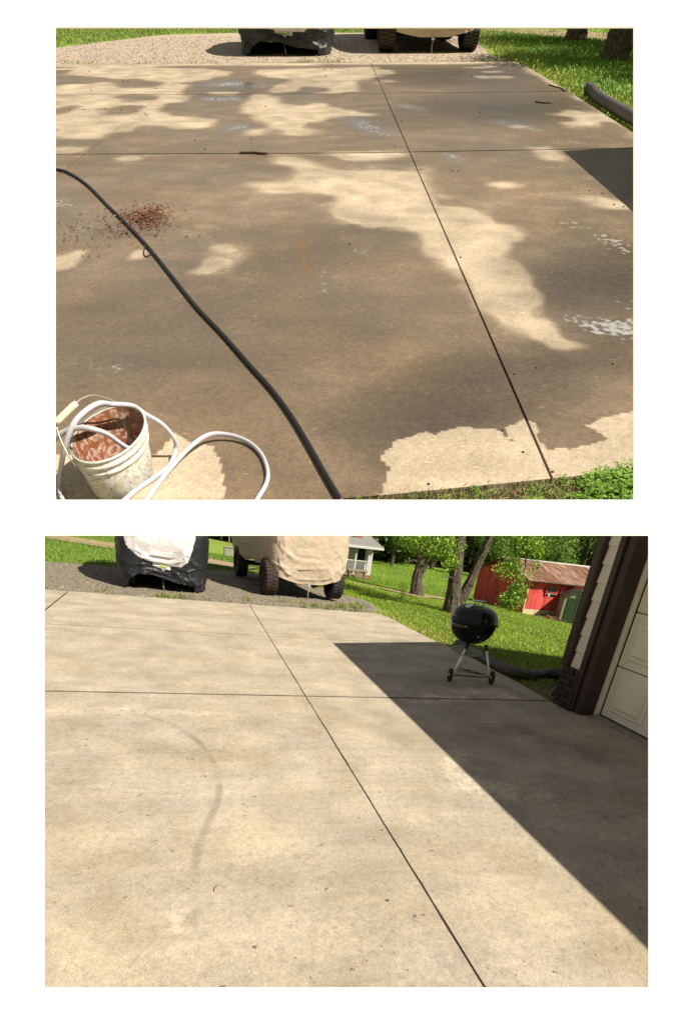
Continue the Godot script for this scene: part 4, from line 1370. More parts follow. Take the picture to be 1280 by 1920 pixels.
func barn() -> void:
	var t := thing(LOW, "barn", "red board barn with rusty tin roof and pale block footing across the lawn", "barn", Vector3(19.64, -2.42, -27.7))
	var W := 11.0
	var D := 6.0
	var H := 2.06
	var RH := 2.93
	var inner := tool(true)
	box(inner, Vector3(W * 0.5, H * 0.5 - 0.2, -D * 0.5), Vector3(W - 0.1, H + 0.2, D - 0.1))
	part(inner, "wall_core", M.red_wood, t)
	# boards of the front, each proud by its own amount; a gap is left for each window
	var wins := [[1.34, 1.15, 0.72, 0.62], [4.1, 1.5, 0.9, 0.45]]
	var n := 34
	for i in n:
		var x := 0.12 + i * (W - 0.2) / n
		var st := tool(true)
		var z := 0.012 + 0.012 * ((i * 7) % 3)
		var y0 := 0.36; var y1 := H
		var done := false
		for w in wins:
			if x + 0.32 > w[0] and x < w[0] + w[2]:
				bevel(st, Vector3(x + 0.155, (y0 + w[1]) * 0.5, z), Vector3(0.31, w[1] - y0, 0.03), 0.006)
				part(st, "wall_board", M.red_wood, t)
				st = tool(true)
				bevel(st, Vector3(x + 0.155, (w[1] + w[3] + y1) * 0.5, z), Vector3(0.31, y1 - w[1] - w[3], 0.03), 0.006)
				done = true
		if not done:
			bevel(st, Vector3(x + 0.155, (y0 + y1) * 0.5, z), Vector3(0.31, y1 - y0, 0.03), 0.006)
		part(st, "wall_board", M.red_wood, t)
	for i in 18:
		var st := tool(true)
		var zz := -0.17 - i * D / 18.0
		var top := H + (RH - H) * (1.0 - absf(-zz - D * 0.5) / (D * 0.5)) - 0.05
		bevel(st, Vector3(-0.02 - 0.01 * (i % 3), top * 0.5 + 0.0, zz), Vector3(0.03, top, 0.32), 0.006)
		part(st, "wall_board", M.red_wood, t)
	# block footing
	for i in 12:
		var st := tool(true)
		bevel(st, Vector3(0.45 + i * 0.9, 0.1, 0.0), Vector3(0.885, 0.5, 0.12), 0.012)
		part(st, "footing_block", M.block, t)
	var cn := tool(true)
	bevel(cn, Vector3(0.02, 1.15, 0.045), Vector3(0.09, 1.75, 0.05), 0.01)
	part(cn, "corner_post", M.block, t)
	for w in wins:
		var fr := tool(true)
		var c := Vector3(w[0] + w[2] * 0.5, w[1] + w[3] * 0.5, 0.03)
		for s in [-1.0, 1.0]:
			bevel(fr, c + Vector3(s * (w[2] * 0.5 + 0.02), 0, 0), Vector3(0.06, w[3] + 0.1, 0.06), 0.008)
			bevel(fr, c + Vector3(0, s * (w[3] * 0.5 + 0.02), 0), Vector3(w[2] + 0.1, 0.06, 0.065), 0.008)
		bevel(fr, c + Vector3(0.05, -0.02, -0.01), Vector3(w[2], 0.035, 0.03), 0.006)
		var wo := part(fr, "window", M.red_wood if w[1] < 1.3 else M.block, t)
		var gl := tool(true)
		box(gl, c - Vector3(0, 0, 0.025), Vector3(w[2], w[3], 0.012))
		part(gl, "pane", M.glass, wo)
		if w[1] < 1.3:
			var it := tool(true)
			bevel(it, c + Vector3(0.0, -0.11, 0.0), Vector3(w[2] * 0.9, 0.03, 0.04), 0.006)
			bevel(it, c + Vector3(-0.12, -0.21, 0.0), Vector3(0.14, 0.14, 0.05), 0.03)
			part(it, "white_shelf", M.white_paint, wo)
	# tin roof: sheets with a rolled rib at each lap
	for i in 15:
		for s in [0, 1]:
			var st := tool()
			var x0 := -0.35 + i * 0.8
			var nn := 8
			for q in nn:
				var xa := x0 + q * 0.8 / nn; var xb := x0 + (q + 1) * 0.8 / nn
				var ha := 0.025 * (1.0 if q % 2 == 0 else 0.0); var hb := 0.025 * (1.0 if (q + 1) % 2 == 0 else 0.0)
				var z0 := 0.42 if s == 0 else -D - 0.42
				var slope := (RH - H) / (D * 0.5)
				var y0 := H - slope * 0.42 + 0.05 + 0.006 * (i % 2)
				var y1 := RH + 0.05 + 0.006 * (i % 2)
				quad(st, Vector3(xa, y0 + ha, z0), Vector3(xb, y0 + hb, z0), Vector3(xb, y1 + hb, -D * 0.5), Vector3(xa, y1 + ha, -D * 0.5), Vector3.UP)
			part(st, "tin_sheet", [M.tin, M.tin_dull, M.tin_pale, M.tin_dull, M.tin][(i * 3) % 5], t)
	var rc := tool()
	tube(rc, [Vector3(-0.35, RH + 0.07, -D * 0.5), Vector3(11.6, RH + 0.07, -D * 0.5)], 0.06, 8)
	part(rc, "ridge_cap", M.white_paint, t)
	var fa := tool(true)
	bevel(fa, Vector3(5.6, H - 0.07, 0.36), Vector3(12.0, 0.1, 0.04), 0.01)
	part(fa, "fascia", M.brown_trim, t)
	var rk := tool(true)
	var sl := atan2(RH - H, D * 0.5)
	bevel(rk, Vector3(-0.33, (H + RH) * 0.5 - 0.02, -D * 0.25 + 0.2), Vector3(0.04, 0.12, D * 0.5 + 0.4), 0.01, Basis(Vector3(1, 0, 0), sl))
	part(rk, "rake_board", M.brown_trim, t)
	# plank door in the shaded side wall and a pale downpipe
	for q in 6:
		var dr := tool(true)
		bevel(dr, Vector3(-0.065, 0.85, -4.1 - q * 0.21), Vector3(0.03, 1.6, 0.2), 0.006)
		part(dr, "door_plank", M.red_wood, t)
	var dp := tool()
	tube(dp, [Vector3(-0.12, 1.75, -1.0), Vector3(-0.12, 0.65, -1.05)], 0.035, 8)
	part(dp, "downpipe", M.white_paint, t)

func small_shed() -> void:
	var t := thing(LOW, "garden_shed", "low white garden shed with dark green door before the red barn", "shed", Vector3(21.45, -2.5, -26.4), -0.42)
	var w := 1.5; var d := 1.5; var h := 1.5
	var core := tool(true)
	box(core, Vector3(w * 0.5, h * 0.5, -d * 0.5), Vector3(w, h, d))
	var g0 := Vector3(0, h, 0); var g1 := Vector3(w, h, 0); var ga := Vector3(w * 0.5, h + 0.36, 0)
	quad(core, g0, g1, ga, ga, Vector3(0, 0, 1))
	quad(core, g0 + Vector3(0, 0, -d), g1 + Vector3(0, 0, -d), ga + Vector3(0, 0, -d), ga + Vector3(0, 0, -d), Vector3(0, 0, -1))
	part(core, "wall", M.shed_wall, t)
	for i in 8:
		var b := tool(true)
		bevel(b, Vector3(-0.012, 0.1 + i * 0.19, -d * 0.5), Vector3(0.024, 0.19, d), 0.006, Basis(Vector3(0, 0, 1), -0.04))
		part(b, "siding_board", M.shed_wall, t)
	for q in 2:
		var dr := tool(true)
		bevel(dr, Vector3(0.42 + q * 0.54, 0.75, 0.02), Vector3(0.52, 1.42, 0.04), 0.008)
		for j in 4:
			bevel(dr, Vector3(0.42 + q * 0.54 - 0.2 + j * 0.13, 0.75, 0.044), Vector3(0.03, 1.36, 0.012), 0.004)
		part(dr, "door", M.green_paint, t)
	for s in [0, 1]:
		var rf := tool(true)
		var e := Vector3(-0.12 if s == 0 else w + 0.12, h - 0.05, 0.15)
		var a := Vector3(w * 0.5, h + 0.42, 0.15)
		var b := Vector3(0, 0, -d - 0.3)
		quad(rf, e, a, a + b, e + b, Vector3.UP)
		var u := Vector3(0, 0.05, 0)
		quad(rf, e + u, a + u, a + u + b, e + u + b, Vector3.UP)
		quad(rf, e, a, a + u, e + u, Vector3(0, 0, 1))
		quad(rf, e, e + u, e + u + b, e + b, Vector3(-1 + 2 * s, 0, 0))
		part(rf, "roof_slope", M.brown_trim if s == 0 else M.white_paint, t)
	var lamp := tool()
	lathe(lamp, [Vector2(0.001, 0.1), Vector2(0.05, 0.06), Vector2(0.06, 0), Vector2(0.03, -0.06), Vector2(0.001, -0.08)], 10, Transform3D(Basis(), Vector3(w * 0.5, h + 0.12, 0.06)))
	part(lamp, "gable_ornament", M.dark_metal, t)

func cottage() -> void:
	var t := thing(LOW, "cottage", "white clapboard cottage with a railed porch, brick piers and red chimney", "house", Vector3(9.95, -1.3, -30.2))
	var w := tool(true)
	box(w, Vector3(-2.2, 0.7, -2.0), Vector3(3.6, 1.7, 3.4))
	part(w, "wall", M.white_paint, t)
	# the gable-end bay at the right, clad in clapboards
	for i in 13:
		var b := tool(true)
		bevel(b, Vector3(0.3, 0.02 + i * 0.118, -1.3), Vector3(0.42, 0.112, 2.6), 0.006, Basis(Vector3(1, 0, 0), -0.03))
		part(b, "clapboard", M.white_paint, t)
	for i in 11:
		var b := tool(true)
		bevel(b, Vector3(-1.0, 0.18 + i * 0.118, -0.28), Vector3(1.8, 0.112, 0.03), 0.006, Basis(Vector3(1, 0, 0), -0.05))
		part(b, "clapboard", M.white_paint, t)
	var dr := tool(true)
	bevel(dr, Vector3(-0.12, 0.85, -0.24), Vector3(0.4, 1.2, 0.05), 0.01)
	part(dr, "door", M.dark_inside, t)
	var fl := tool(true)
	bevel(fl, Vector3(-0.75, 0.1, 0.25), Vector3(1.75, 0.1, 1.1), 0.01)
	part(fl, "porch_floor", M.wood, t)
	for x in [-1.55, -0.75, 0.02]:
		var ps := tool(true)
		bevel(ps, Vector3(x, 0.9, 0.72), Vector3(0.09, 1.52, 0.09), 0.01, Basis(Vector3(0, 0, 1), -0.04))
		part(ps, "porch_post", M.white_paint, t)
	var rl := tool(true)
	for y in [0.3, 0.86]:
		bevel(rl, Vector3(-0.78, y, 0.72), Vector3(1.5, 0.05, 0.06), 0.01)
	var ro := part(rl, "railing", M.white_paint, t)
	for i in 13:
		var bl := tool(true)
		bevel(bl, Vector3(-1.48 + i * 0.118, 0.58, 0.72), Vector3(0.04, 0.55, 0.04), 0.008)
		part(bl, "baluster", M.white_paint, ro)
	for x in [-1.5, -0.6, 0.3]:
		var pr := tool(true)
		bevel(pr, Vector3(x, -0.3, 0.1 if x < 0 else -0.1), Vector3(0.36, 0.75, 0.36), 0.012)
		part(pr, "pier", M.chimney, t)
	var rf := tool(true)
	var a := Vector3(-4.3, 1.66, 1.0); var b := Vector3(0.75, 1.66, 1.0)
	quad(rf, a, b, b + Vector3(0, 0.5, -2.6), a + Vector3(0, 0.5, -2.6), Vector3.UP)
	quad(rf, a + Vector3(0, 0.5, -2.6), b + Vector3(0, 0.5, -2.6), b + Vector3(0, 0, -5.2), a + Vector3(0, 0, -5.2), Vector3.UP)
	var rfo := part(rf, "roof", M.roof_grey, t)
	var fs := tool(true)
	bevel(fs, Vector3(-1.77, 1.6, 1.0), Vector3(5.1, 0.13, 0.05), 0.01)
	bevel(fs, Vector3(0.72, 1.88, -0.3), Vector3(0.05, 0.12, 2.7), 0.01, Basis(Vector3(1, 0, 0), atan2(0.5, 2.6)))
	part(fs, "fascia", M.white_paint, rfo)
	var gb := tool(true)
	quad(gb, Vector3(0.5, 1.55, -0.1), Vector3(0.5, 1.55, -2.6), Vector3(0.5, 2.1, -1.6), Vector3(0.5, 2.1, -1.6), Vector3(1, 0, 0))
	part(gb, "gable", M.white_paint, t)
	for i in 9:
		var c := tool(true)
		bevel(c, Vector3(-0.25, 1.6 + i * 0.2, -1.0), Vector3(0.46, 0.19, 0.46), 0.012, Basis(Vector3.UP, 0.01 * (i % 3)))
		part(c, "chimney_course", M.chimney, t)
	var st := tool(true)
	for i in 3:
		bevel(st, Vector3(-0.35, 0.0 - i * 0.2, 0.85 + i * 0.2), Vector3(0.8, 0.05, 0.24), 0.01)
	part(st, "step", M.wood, t)
	var bn := thing(LOW, "porch_bench", "dark weathered bench standing in front of the white cottage porch", "bench", G(9.1, 28.6))
	var se := tool(true)
	bevel(se, Vector3(0, 0.46, 0), Vector3(1.15, 0.09, 0.42), 0.015)
	part(se, "seat", M.wood, bn)
	for x in [-0.45, 0.45]:
		for z in [-0.14, 0.14]:
			var lg := tool(true)
			bevel(lg, Vector3(x, 0.2, z), Vector3(0.07, 0.46, 0.07), 0.01)
			part(lg, "leg", M.wood, bn)

func grow_tree(base: Transform3D, called: String, label: String, at: Vector3, limbs: Array, clumps: Array, leaf_mesh: Mesh, size: float, cols: Array, sd: int, group := "") -> Node3D:
	# limbs: [part name, points, radii, ridges]; clumps: [centre, radius vector, count]
	var t := thing(base, called, label, "tree", at, 0.0, group)
	var k := 0
	for l in limbs:
		bark_tube(t, l[0], l[1], l[2], l[3], sd + k, M.bark)
		k += 1
	var r := RandomNumberGenerator.new(); r.seed = sd
	var w := []; var c := []
	for q in clumps:
		leaves_round(w, c, q[0], q[1], q[2], size, cols, r)
	mass("crown", leaf_mesh, M.leaf, w, c, t)
	return t

func lower_trees() -> void:
	var sprig := sprig_mesh(15, 0.062, 0.2, 5)
	M.sprig = sprig
	var green := [Color(0.12, 0.24, 0.015), Color(0.3, 0.45, 0.045)]
	# the near tree: two stems from one root, a low bough in leaf on either side
	var a := G(7.18, 13.35)
	var limbs := [
		["trunk", [Vector3(0.0, -0.25, 0), Vector3(-0.02, 0.12, 0), Vector3(-0.09, 0.8, 0.02), Vector3(-0.17, 1.7, 0.0), Vector3(-0.2, 3.0, -0.1), Vector3(-0.1, 5.0, -0.2), Vector3(-0.2, 7.5, 0.1)], [0.36, 0.27, 0.185, 0.155, 0.14, 0.11, 0.05], 12],
		["stem", [Vector3(0.02, -0.15, 0.04), Vector3(0.16, 0.35, 0.04), Vector3(0.38, 0.98, 0.04), Vector3(0.66, 1.9, 0.0), Vector3(1.05, 3.2, -0.1), Vector3(1.5, 5.0, 0.2), Vector3(1.9, 7.0, 0.1)], [0.22, 0.17, 0.125, 0.11, 0.095, 0.08, 0.03], 10],
		["bough", [Vector3(0.9, 2.75, 0.0), Vector3(1.2, 2.55, 0.25), Vector3(1.55, 2.2, 0.35), Vector3(1.72, 1.6, 0.4), Vector3(1.7, 0.9, 0.42), Vector3(1.62, 0.4, 0.45)], [0.06, 0.045, 0.032, 0.02, 0.012, 0.005], 6],
		["bough", [Vector3(-0.15, 2.2, 0.1), Vector3(-0.55, 2.0, 0.35), Vector3(-1.0, 1.75, 0.45), Vector3(-1.4, 1.55, 0.4)], [0.06, 0.04, 0.022, 0.007], 6],
		["dead_twig", [Vector3(-0.2, 0.98, 0.14), Vector3(-0.42, 1.0, 0.2), Vector3(-0.62, 0.97, 0.22)], [0.02, 0.013, 0.005], 5]]
	var clumps := [[Vector3(-0.95, 1.85, 0.3), Vector3(0.5, 0.36, 0.4), 130], [Vector3(-1.3, 1.75, 0.4), Vector3(0.36, 0.26, 0.4), 50], [Vector3(-0.55, 1.45, 0.3), Vector3(0.26, 0.24, 0.3), 36], [Vector3(-0.5, 1.9, -0.5), Vector3(0.5, 0.35, 0.3), 50],
		[Vector3(1.5, 2.2, 0.35), Vector3(0.55, 0.34, 0.5), 80], [Vector3(1.4, 1.55, 0.4), Vector3(0.22, 0.4, 0.3), 44], [Vector3(1.68, 0.9, 0.43), Vector3(0.2, 0.46, 0.25), 56], [Vector3(1.5, 0.55, 0.43), Vector3(0.26, 0.26, 0.25), 55], [Vector3(1.95, 1.95, 0.4), Vector3(0.25, 0.2, 0.3), 22], [Vector3(2.05, 1.5, 0.4), Vector3(0.1, 0.25, 0.2), 8], [Vector3(1.05, 1.35, 0.4), Vector3(0.25, 0.16, 0.2), 20],
		[Vector3(0.2, 5.2, -0.2), Vector3(2.4, 1.9, 2.2), 900], [Vector3(1.6, 6.3, 0.2), Vector3(2.0, 1.7, 2.0), 600], [Vector3(-1.2, 4.2, 0.4), Vector3(1.5, 1.1, 1.4), 330], [Vector3(0.4, 3.0, 0.2), Vector3(1.3, 0.5, 1.0), 160]]
	grow_tree(LOW, "tree", "two-stemmed shaggy-barked tree behind the grill, leafy boughs hanging from it", a, limbs, clumps, sprig, 1.0, green, 201)
	# the single trunk further down the lawn
	var b := G(10.1, 22.4)
	limbs = [
		["trunk", [Vector3(0, -0.4, 0), Vector3(-0.02, 0.1, 0), Vector3(-0.1, 0.7, 0), Vector3(-0.04, 1.3, 0), Vector3(-0.1, 1.75, 0), Vector3(-0.3, 2.4, 0.0), Vector3(-0.4, 4.0, 0), Vector3(-0.2, 7.0, 0)], [0.44, 0.34, 0.235, 0.225, 0.21, 0.15, 0.13, 0.05], 11],
		["broken_limb", [Vector3(0.02, 1.1, 0.05), Vector3(0.16, 1.55, 0.08), Vector3(0.22, 1.68, 0.1)], [0.2, 0.16, 0.06], 8],
		["dead_twig", [Vector3(-0.2, 1.4, 0.2), Vector3(-0.55, 1.5, 0.25), Vector3(-0.85, 1.38, 0.3)], [0.05, 0.035, 0.012], 5]]
	clumps = [[Vector3(-0.6, 2.5, 0.4), Vector3(0.9, 0.45, 0.6), 120], [Vector3(0.7, 2.4, 0.4), Vector3(0.9, 0.5, 0.6), 130], [Vector3(0, 5.5, 0), Vector3(2.6, 2.2, 2.6), 700]]
	grow_tree(LOW, "tree", "single thick grey trunk with a broken stub, beside the bare earth path", b, limbs, clumps, sprig, 1.4, green, 211)
	# slim trees before the wood
	var spots := [[35.0, 74.0, 0.3, "slim pale trunk at the edge of the wood, seen beside the cottage"], [27.5, 71.0, 0.2, "thin dark trunk at the wood's edge close behind the cottage roof"], [47.0, 62.0, 0.3, "dark trunk rising behind the ridge of the red barn"], [41.0, 68.0, 0.26, "leaning young tree at the wood's edge between the two lawn trees"]]
	for i in spots.size():
		var p := G(spots[i][0], spots[i][1])
		var w: float = spots[i][2]
		limbs = [["trunk", [Vector3(0, -0.3, 0), Vector3(0.1, 2, 0), Vector3(0.0 + i * 0.12, 4.5, 0.1), Vector3(0.3, 8.0, 0)], [w * 1.3, w, w * 0.8, w * 0.4], 9]]
		clumps = [[Vector3(0, 5.6, 0), Vector3(2.6, 2.2, 2.4), 240], [Vector3(1.0, 3.6, 0.6), Vector3(1.5, 0.9, 1.4), 80]]
		grow_tree(LOW, "tree", spots[i][3], p, limbs, clumps, sprig, 3.2, [Color(0.08, 0.17, 0.02), Color(0.2, 0.32, 0.04)], 221 + i)

func woods() -> void:
	var r := RandomNumberGenerator.new(); r.seed = 77
	var clump := sprig_mesh(26, 0.55, 0.9, 8)
	var w := []; var c := []
	for i in 5200:
		var f := r.randf_range(78.0, 100.0)
		var x := r.randf_range(0.0, 125.0)
		f -= maxf(0.0, x - 40.0) * 0.42
		if f < 42.0:
			continue
		var y := ty(x, f) + 0.2 + r.randf() ** 1.2 * 9.0
		var bite := 2.6 * sin(x * 0.35) + 1.6 * sin(x * 0.9 + 1.0)
		w.append(spot(P(x, y, f + bite + (4.0 if y < ty(x, f) + 2.2 else 0.0)), r.randf_range(0.8, 1.7), r, 1.0))
		var k := Color(0.025, 0.06, 0.006).lerp(Color(0.13, 0.21, 0.022), r.randf() ** 1.7)
		c.append(k)
	stuff_root(LOW, "woodland", clump, M.leaf, w, c, "dense leafy wood along the far edge of the lawn", "wood")
	var tr := tool()
	tube(tr, [Vector3(0, -0.5, 0), Vector3(0.05, 3, 0), Vector3(-0.05, 9, 0)], [0.26, 0.2, 0.1], 8)
	tr.generate_normals()
	var tm := tr.commit()
	w = []; c = []
	for i in 90:
		var x := r.randf_range(5.0, 110.0)
		var f := r.randf_range(80.0, 96.0) - maxf(0.0, x - 40.0) * 0.42
		w.append(spot(G(x, f), r.randf_range(0.8, 1.4), r, 0.04))
		c.append(Color(0.07, 0.055, 0.04))
	stuff_root(LOW, "wood_trunks", tm, M.stone, w, c, "many dim trunks standing inside the far wood", "wood")
	# bank of undergrowth that closes the wood behind
	var st := tool()
	strip_wall(st)
	var b := structure(LOW, "wooded_hill")
	var m := tmat(ramp_tex(256, 88, 0.05, 4, [lin(0.01, 0.018, 0.004), lin(0.04, 0.075, 0.012)], 0.4), 5.0, 0.95)
	part(st, "hillside", m, b)

func strip_wall(st: SurfaceTool) -> void:
	var n := 60
	var prev := []
	for i in n + 1:
		var x := -20.0 + i * 160.0 / n
		var f := 104.0 - maxf(0.0, x - 40.0) * 0.38
		var row := [P(x, ty(x, f) - 1.0, f), P(x, 3.0 + 1.2 * sin(i * 1.7), f + 5.0), P(x, 10.0 + 1.6 * sin(i * 0.9), f + 16.0), P(x, 14.0, f + 60.0)]
		if prev.size() > 0:
			for k in 3:
				quad(st, prev[k], row[k], row[k + 1], prev[k + 1], Vector3(0, 0.5, 1))
		prev = row

func lower_small() -> void:
	# orange shred on the slab and a few bits of grit
	var o := tool()
	tube(o, smooth_path([P(0.098, 0.004, 1.88), P(0.104, 0.008, 1.905), P(0.118, 0.006, 1.925)], 0.004), 0.0015, 6)
	var s := part(o, "orange_shred", mat(lin(0.26, 0.1, 0.04), 0.7), self)
	s.transform = LOW
	s.set_meta("label", "small curled orange shred alone on the dry concrete"); s.set_meta("category", "litter")
	var lf := tool(true)
	for k in 5:
		var a := PI2 * k / 5.0
		var d := Vector3(cos(a), 0.1, sin(a)) * 0.013
		var e := Vector3(-sin(a), 0, cos(a)) * 0.004
		tri(lf, Vector3(0, 0.004, 0) - e, Vector3(0, 0.004, 0) + e, d + Vector3(0, 0.004, 0))
	var fl := part(lf, "dead_leaf", mat(lin(0.2, 0.11, 0.06), 0.9), self)
	fl.transform = LOW * Transform3D(Basis(), P(0.24, 0.0, 1.52))
	fl.set_meta("label", "tiny brown star-shaped dead leaf lying on the near dry concrete"); fl.set_meta("category", "leaf")
	# brush pile by the barn
	var br := tool()
	var r := RandomNumberGenerator.new(); r.seed = 12
	for i in 150:
		var a := r.randf() * PI2
		var c := Vector3(r.randfn() * 0.55, r.randf() * 0.25, r.randfn() * 0.35)
		c.y *= maxf(0.1, 1.0 - Vector2(c.x, c.z).length())
		var d := Vector3(cos(a), r.randf_range(-0.1, 0.35), sin(a)) * r.randf_range(0.2, 0.5)
		tube(br, [c - d, c + d * 0.3 + Vector3.UP * 0.04, c + d], 0.014, 4, false)
	var bp := part(br, "brush_pile", mat(lin(0.23, 0.13, 0.07), 0.95), self)
	bp.transform = LOW * Transform3D(Basis(), G(21.6, 26.9) + Vector3.UP * 0.12)
	bp.set_meta("label", "heap of brown dead brush against the barn's pale footing"); bp.set_meta("category", "brush pile")
	# post standing in a grey bin between the two covered vehicles
	var pt := thing(LOW, "post_in_bin", "thin pale post standing in a square grey bin between the covered vehicles", "post", G(1.85, 24.9))
	var bn := tool(true)
	bevel(bn, Vector3(0, 0.17, 0), Vector3(0.4, 0.36, 0.4), 0.02)
	bevel(bn, Vector3(0, 0.36, 0), Vector3(0.46, 0.05, 0.46), 0.02)
	part(bn, "bin", M.shed_wall, pt)
	var ps := tool(true)
	bevel(ps, Vector3(0.02, 0.95, 0), Vector3(0.06, 1.3, 0.06), 0.01)
	part(ps, "post", M.wood, pt)
	# young weed stalk on the lawn
	var wd := thing(LOW, "weed_stalk", "tall thin weed stalk alone on the lawn near the slab corner", "weed", G(6.35, 15.2))
	var sk := tool()
	tube(sk, [Vector3.ZERO, Vector3(0.02, 0.25, 0), Vector3(0.0, 0.5, 0.02)], [0.012, 0.009, 0.004], 5)
	part(sk, "stem", mat(lin(0.12, 0.2, 0.03), 0.7), wd)
	var w := []; var c := []
	for i in 26:
		w.append(spot(Vector3(r.randfn() * 0.06, r.randf_range(0.05, 0.52), r.randfn() * 0.06), 0.5, r, 0.8)); c.append(Color(0.14, 0.24, 0.04))
	mass("leaves", M.sprig, M.leaf, w, c, wd)

func lower_grass() -> void:
	var r := RandomNumberGenerator.new(); r.seed = 19
	var tuft := tuft_mesh(9, 0.05, 0.007, 3, 0.05)
	var w := []; var c := []
	for i in 130000:
		var u := r.randf() ** 1.6
		var f := 3.6 + u * 26.0
		var x := 3.7 + r.randf() * (3.0 + f * 0.62)
		var edge := x - (3.98 if f < 7.2 else 3.98 - (f - 7.2) * 0.13)
		if edge < 0.03 or (f > 9.4 and f < 13.2 and x < 4.4 - (0.6 if f < 10.5 else 0.0)) or (x > 4.0 and f < 4.8 and x > 3.9):
			continue
		if x < 5.4 and f < 5.5 and r.randf() < 0.88:
			continue
		var dist := sqrt(x * x + f * f)
		if r.randf() > clampf(13.0 / dist, 0.25, 1.0):
			continue
		var path := absf(f - (17.2 + (x - 5.0) * 0.95)) < 1.3 and x > 7.0
		if path and r.randf() < 0.9:
			continue
		var s := r.randf_range(0.6, 1.15) * (1.0 + dist * 0.018)
		w.append(spot(G(x, f) + Vector3.UP * 0.0, s, r, 0.25))
		var yel := smoothstep(1.0, 0.0, edge + 0.3 * sin(f * 3.0 + x)) * 0.9
		var patch := 0.5 + 0.5 * sin(x * 1.1 + 0.4 * f) * sin(f * 0.9 - 0.5 * x)
		var k := Color(0.1, 0.19, 0.009).lerp(Color(0.33, 0.44, 0.03), clampf(r.randf() * 0.7 + patch * 0.3, 0, 1))
		k = k.lerp(Color(0.42, 0.38, 0.08), yel * r.randf())
		c.append(k)
	for i in 26000:                    # the mown lawn beyond the trees
		var f := 27.0 + r.randf() ** 1.3 * 50.0
		var x := f * r.randf_range(0.22, 0.86)
		if x > 18.5 and x < 31.0 and f > 27.0 and f < 34.5:
			continue
		w.append(spot(G(x, f), r.randf_range(1.6, 2.6) * (0.7 + f * 0.012), r, 0.3))
		var pk := 0.5 + 0.5 * sin(x * 0.5 + 0.2 * f) * sin(f * 0.33 - 0.2 * x)
		c.append(Color(0.09, 0.19, 0.01).lerp(Color(0.25, 0.38, 0.025), clampf(r.randf() * 0.6 + pk * 0.4, 0, 1)))
	stuff_root(LOW, "lawn_grass", tuft, M.grass, w, c, "green lawn grass with a yellowing verge beside the dry slab and grill", "grass")
	w = []; c = []
	for i in 12000:
		var f := 13.3 + r.randf() * 10.0
		var x := r.randf_range(-5.2, 3.8)
		if f < 13.5 + maxf(0.0, (x + 1.6) * 0.75) or absf(f - (18.4 - x * 0.55)) < 0.9:
			continue
		w.append(spot(G(x, f), r.randf_range(0.8, 1.5), r, 0.25))
		c.append(Color(0.07, 0.16, 0.01).lerp(Color(0.2, 0.29, 0.03), r.randf()))
	stuff_root(LOW, "field_grass", tuft, M.grass, w, c, "rough grass beyond the gravel behind the black covered vehicle", "grass")
	# weeds rooted along the end of the slab
	var weed := tuft_mesh(12, 0.16, 0.009, 7, 0.05)
	w = []; c = []
	for q in [[-0.35, 9.95, 16], [-0.2, 9.92, 10], [0.05, 9.98, 8], [-2.4, 9.95, 8], [-1.5, 10.0, 5], [2.0, 10.6, 8], [2.5, 10.4, 10], [3.0, 10.5, 14], [3.2, 10.9, 10], [2.75, 10.2, 8], [2.3, 10.0, 5], [3.5, 10.8, 14], [3.3, 10.2, 10], [3.7, 11.3, 10], [1.2, 10.3, 5]]:
		for i in q[2]:
			var x: float = q[0] + r.randfn() * 0.12
			var f: float = q[1] + r.randfn() * 0.07
			w.append(spot(G(x, maxf(f, 9.72)), r.randf_range(0.4, 1.1), r, 0.3))
			c.append(Color(0.1, 0.17, 0.02).lerp(Color(0.26, 0.27, 0.06), r.randf()))
	stuff_root(LOW, "slab_weeds", weed, M.grass, w, c, "ragged weeds growing in the gravel along the dry slab's far end", "weeds")

# ================================================================ UPPER PLACE
func fline(a: Array, x: float) -> float:
	# f of a joint at x, through three points
	var p := pairs(a)
	for i in 2:
		if x <= p[i + 1].x or i == 1:
			var t: float = (x - p[i].x) / (p[i + 1].x - p[i].x)
			return -lerpf(p[i].z, p[i + 1].z, t)
	return 0.0

func flat_sheet(st: SurfaceTool, poly: Array, y: float) -> void:
	var pl := PackedVector2Array()
	for i in range(0, poly.size(), 2):
		pl.append(Vector2(poly[i], poly[i + 1]))
	var ids := Geometry2D.triangulate_polygon(pl)
	for i in range(0, ids.size(), 3):
		var a := pl[ids[i]]; var b := pl[ids[i + 1]]; var c := pl[ids[i + 2]]
		if (b - a).cross(c - a) > 0.0:
			var t := b; b = c; c = t
		for q in [a, b, c]:
			st.set_color(Color.WHITE)
			st.add_vertex(Vector3(q.x, y, -q.y))

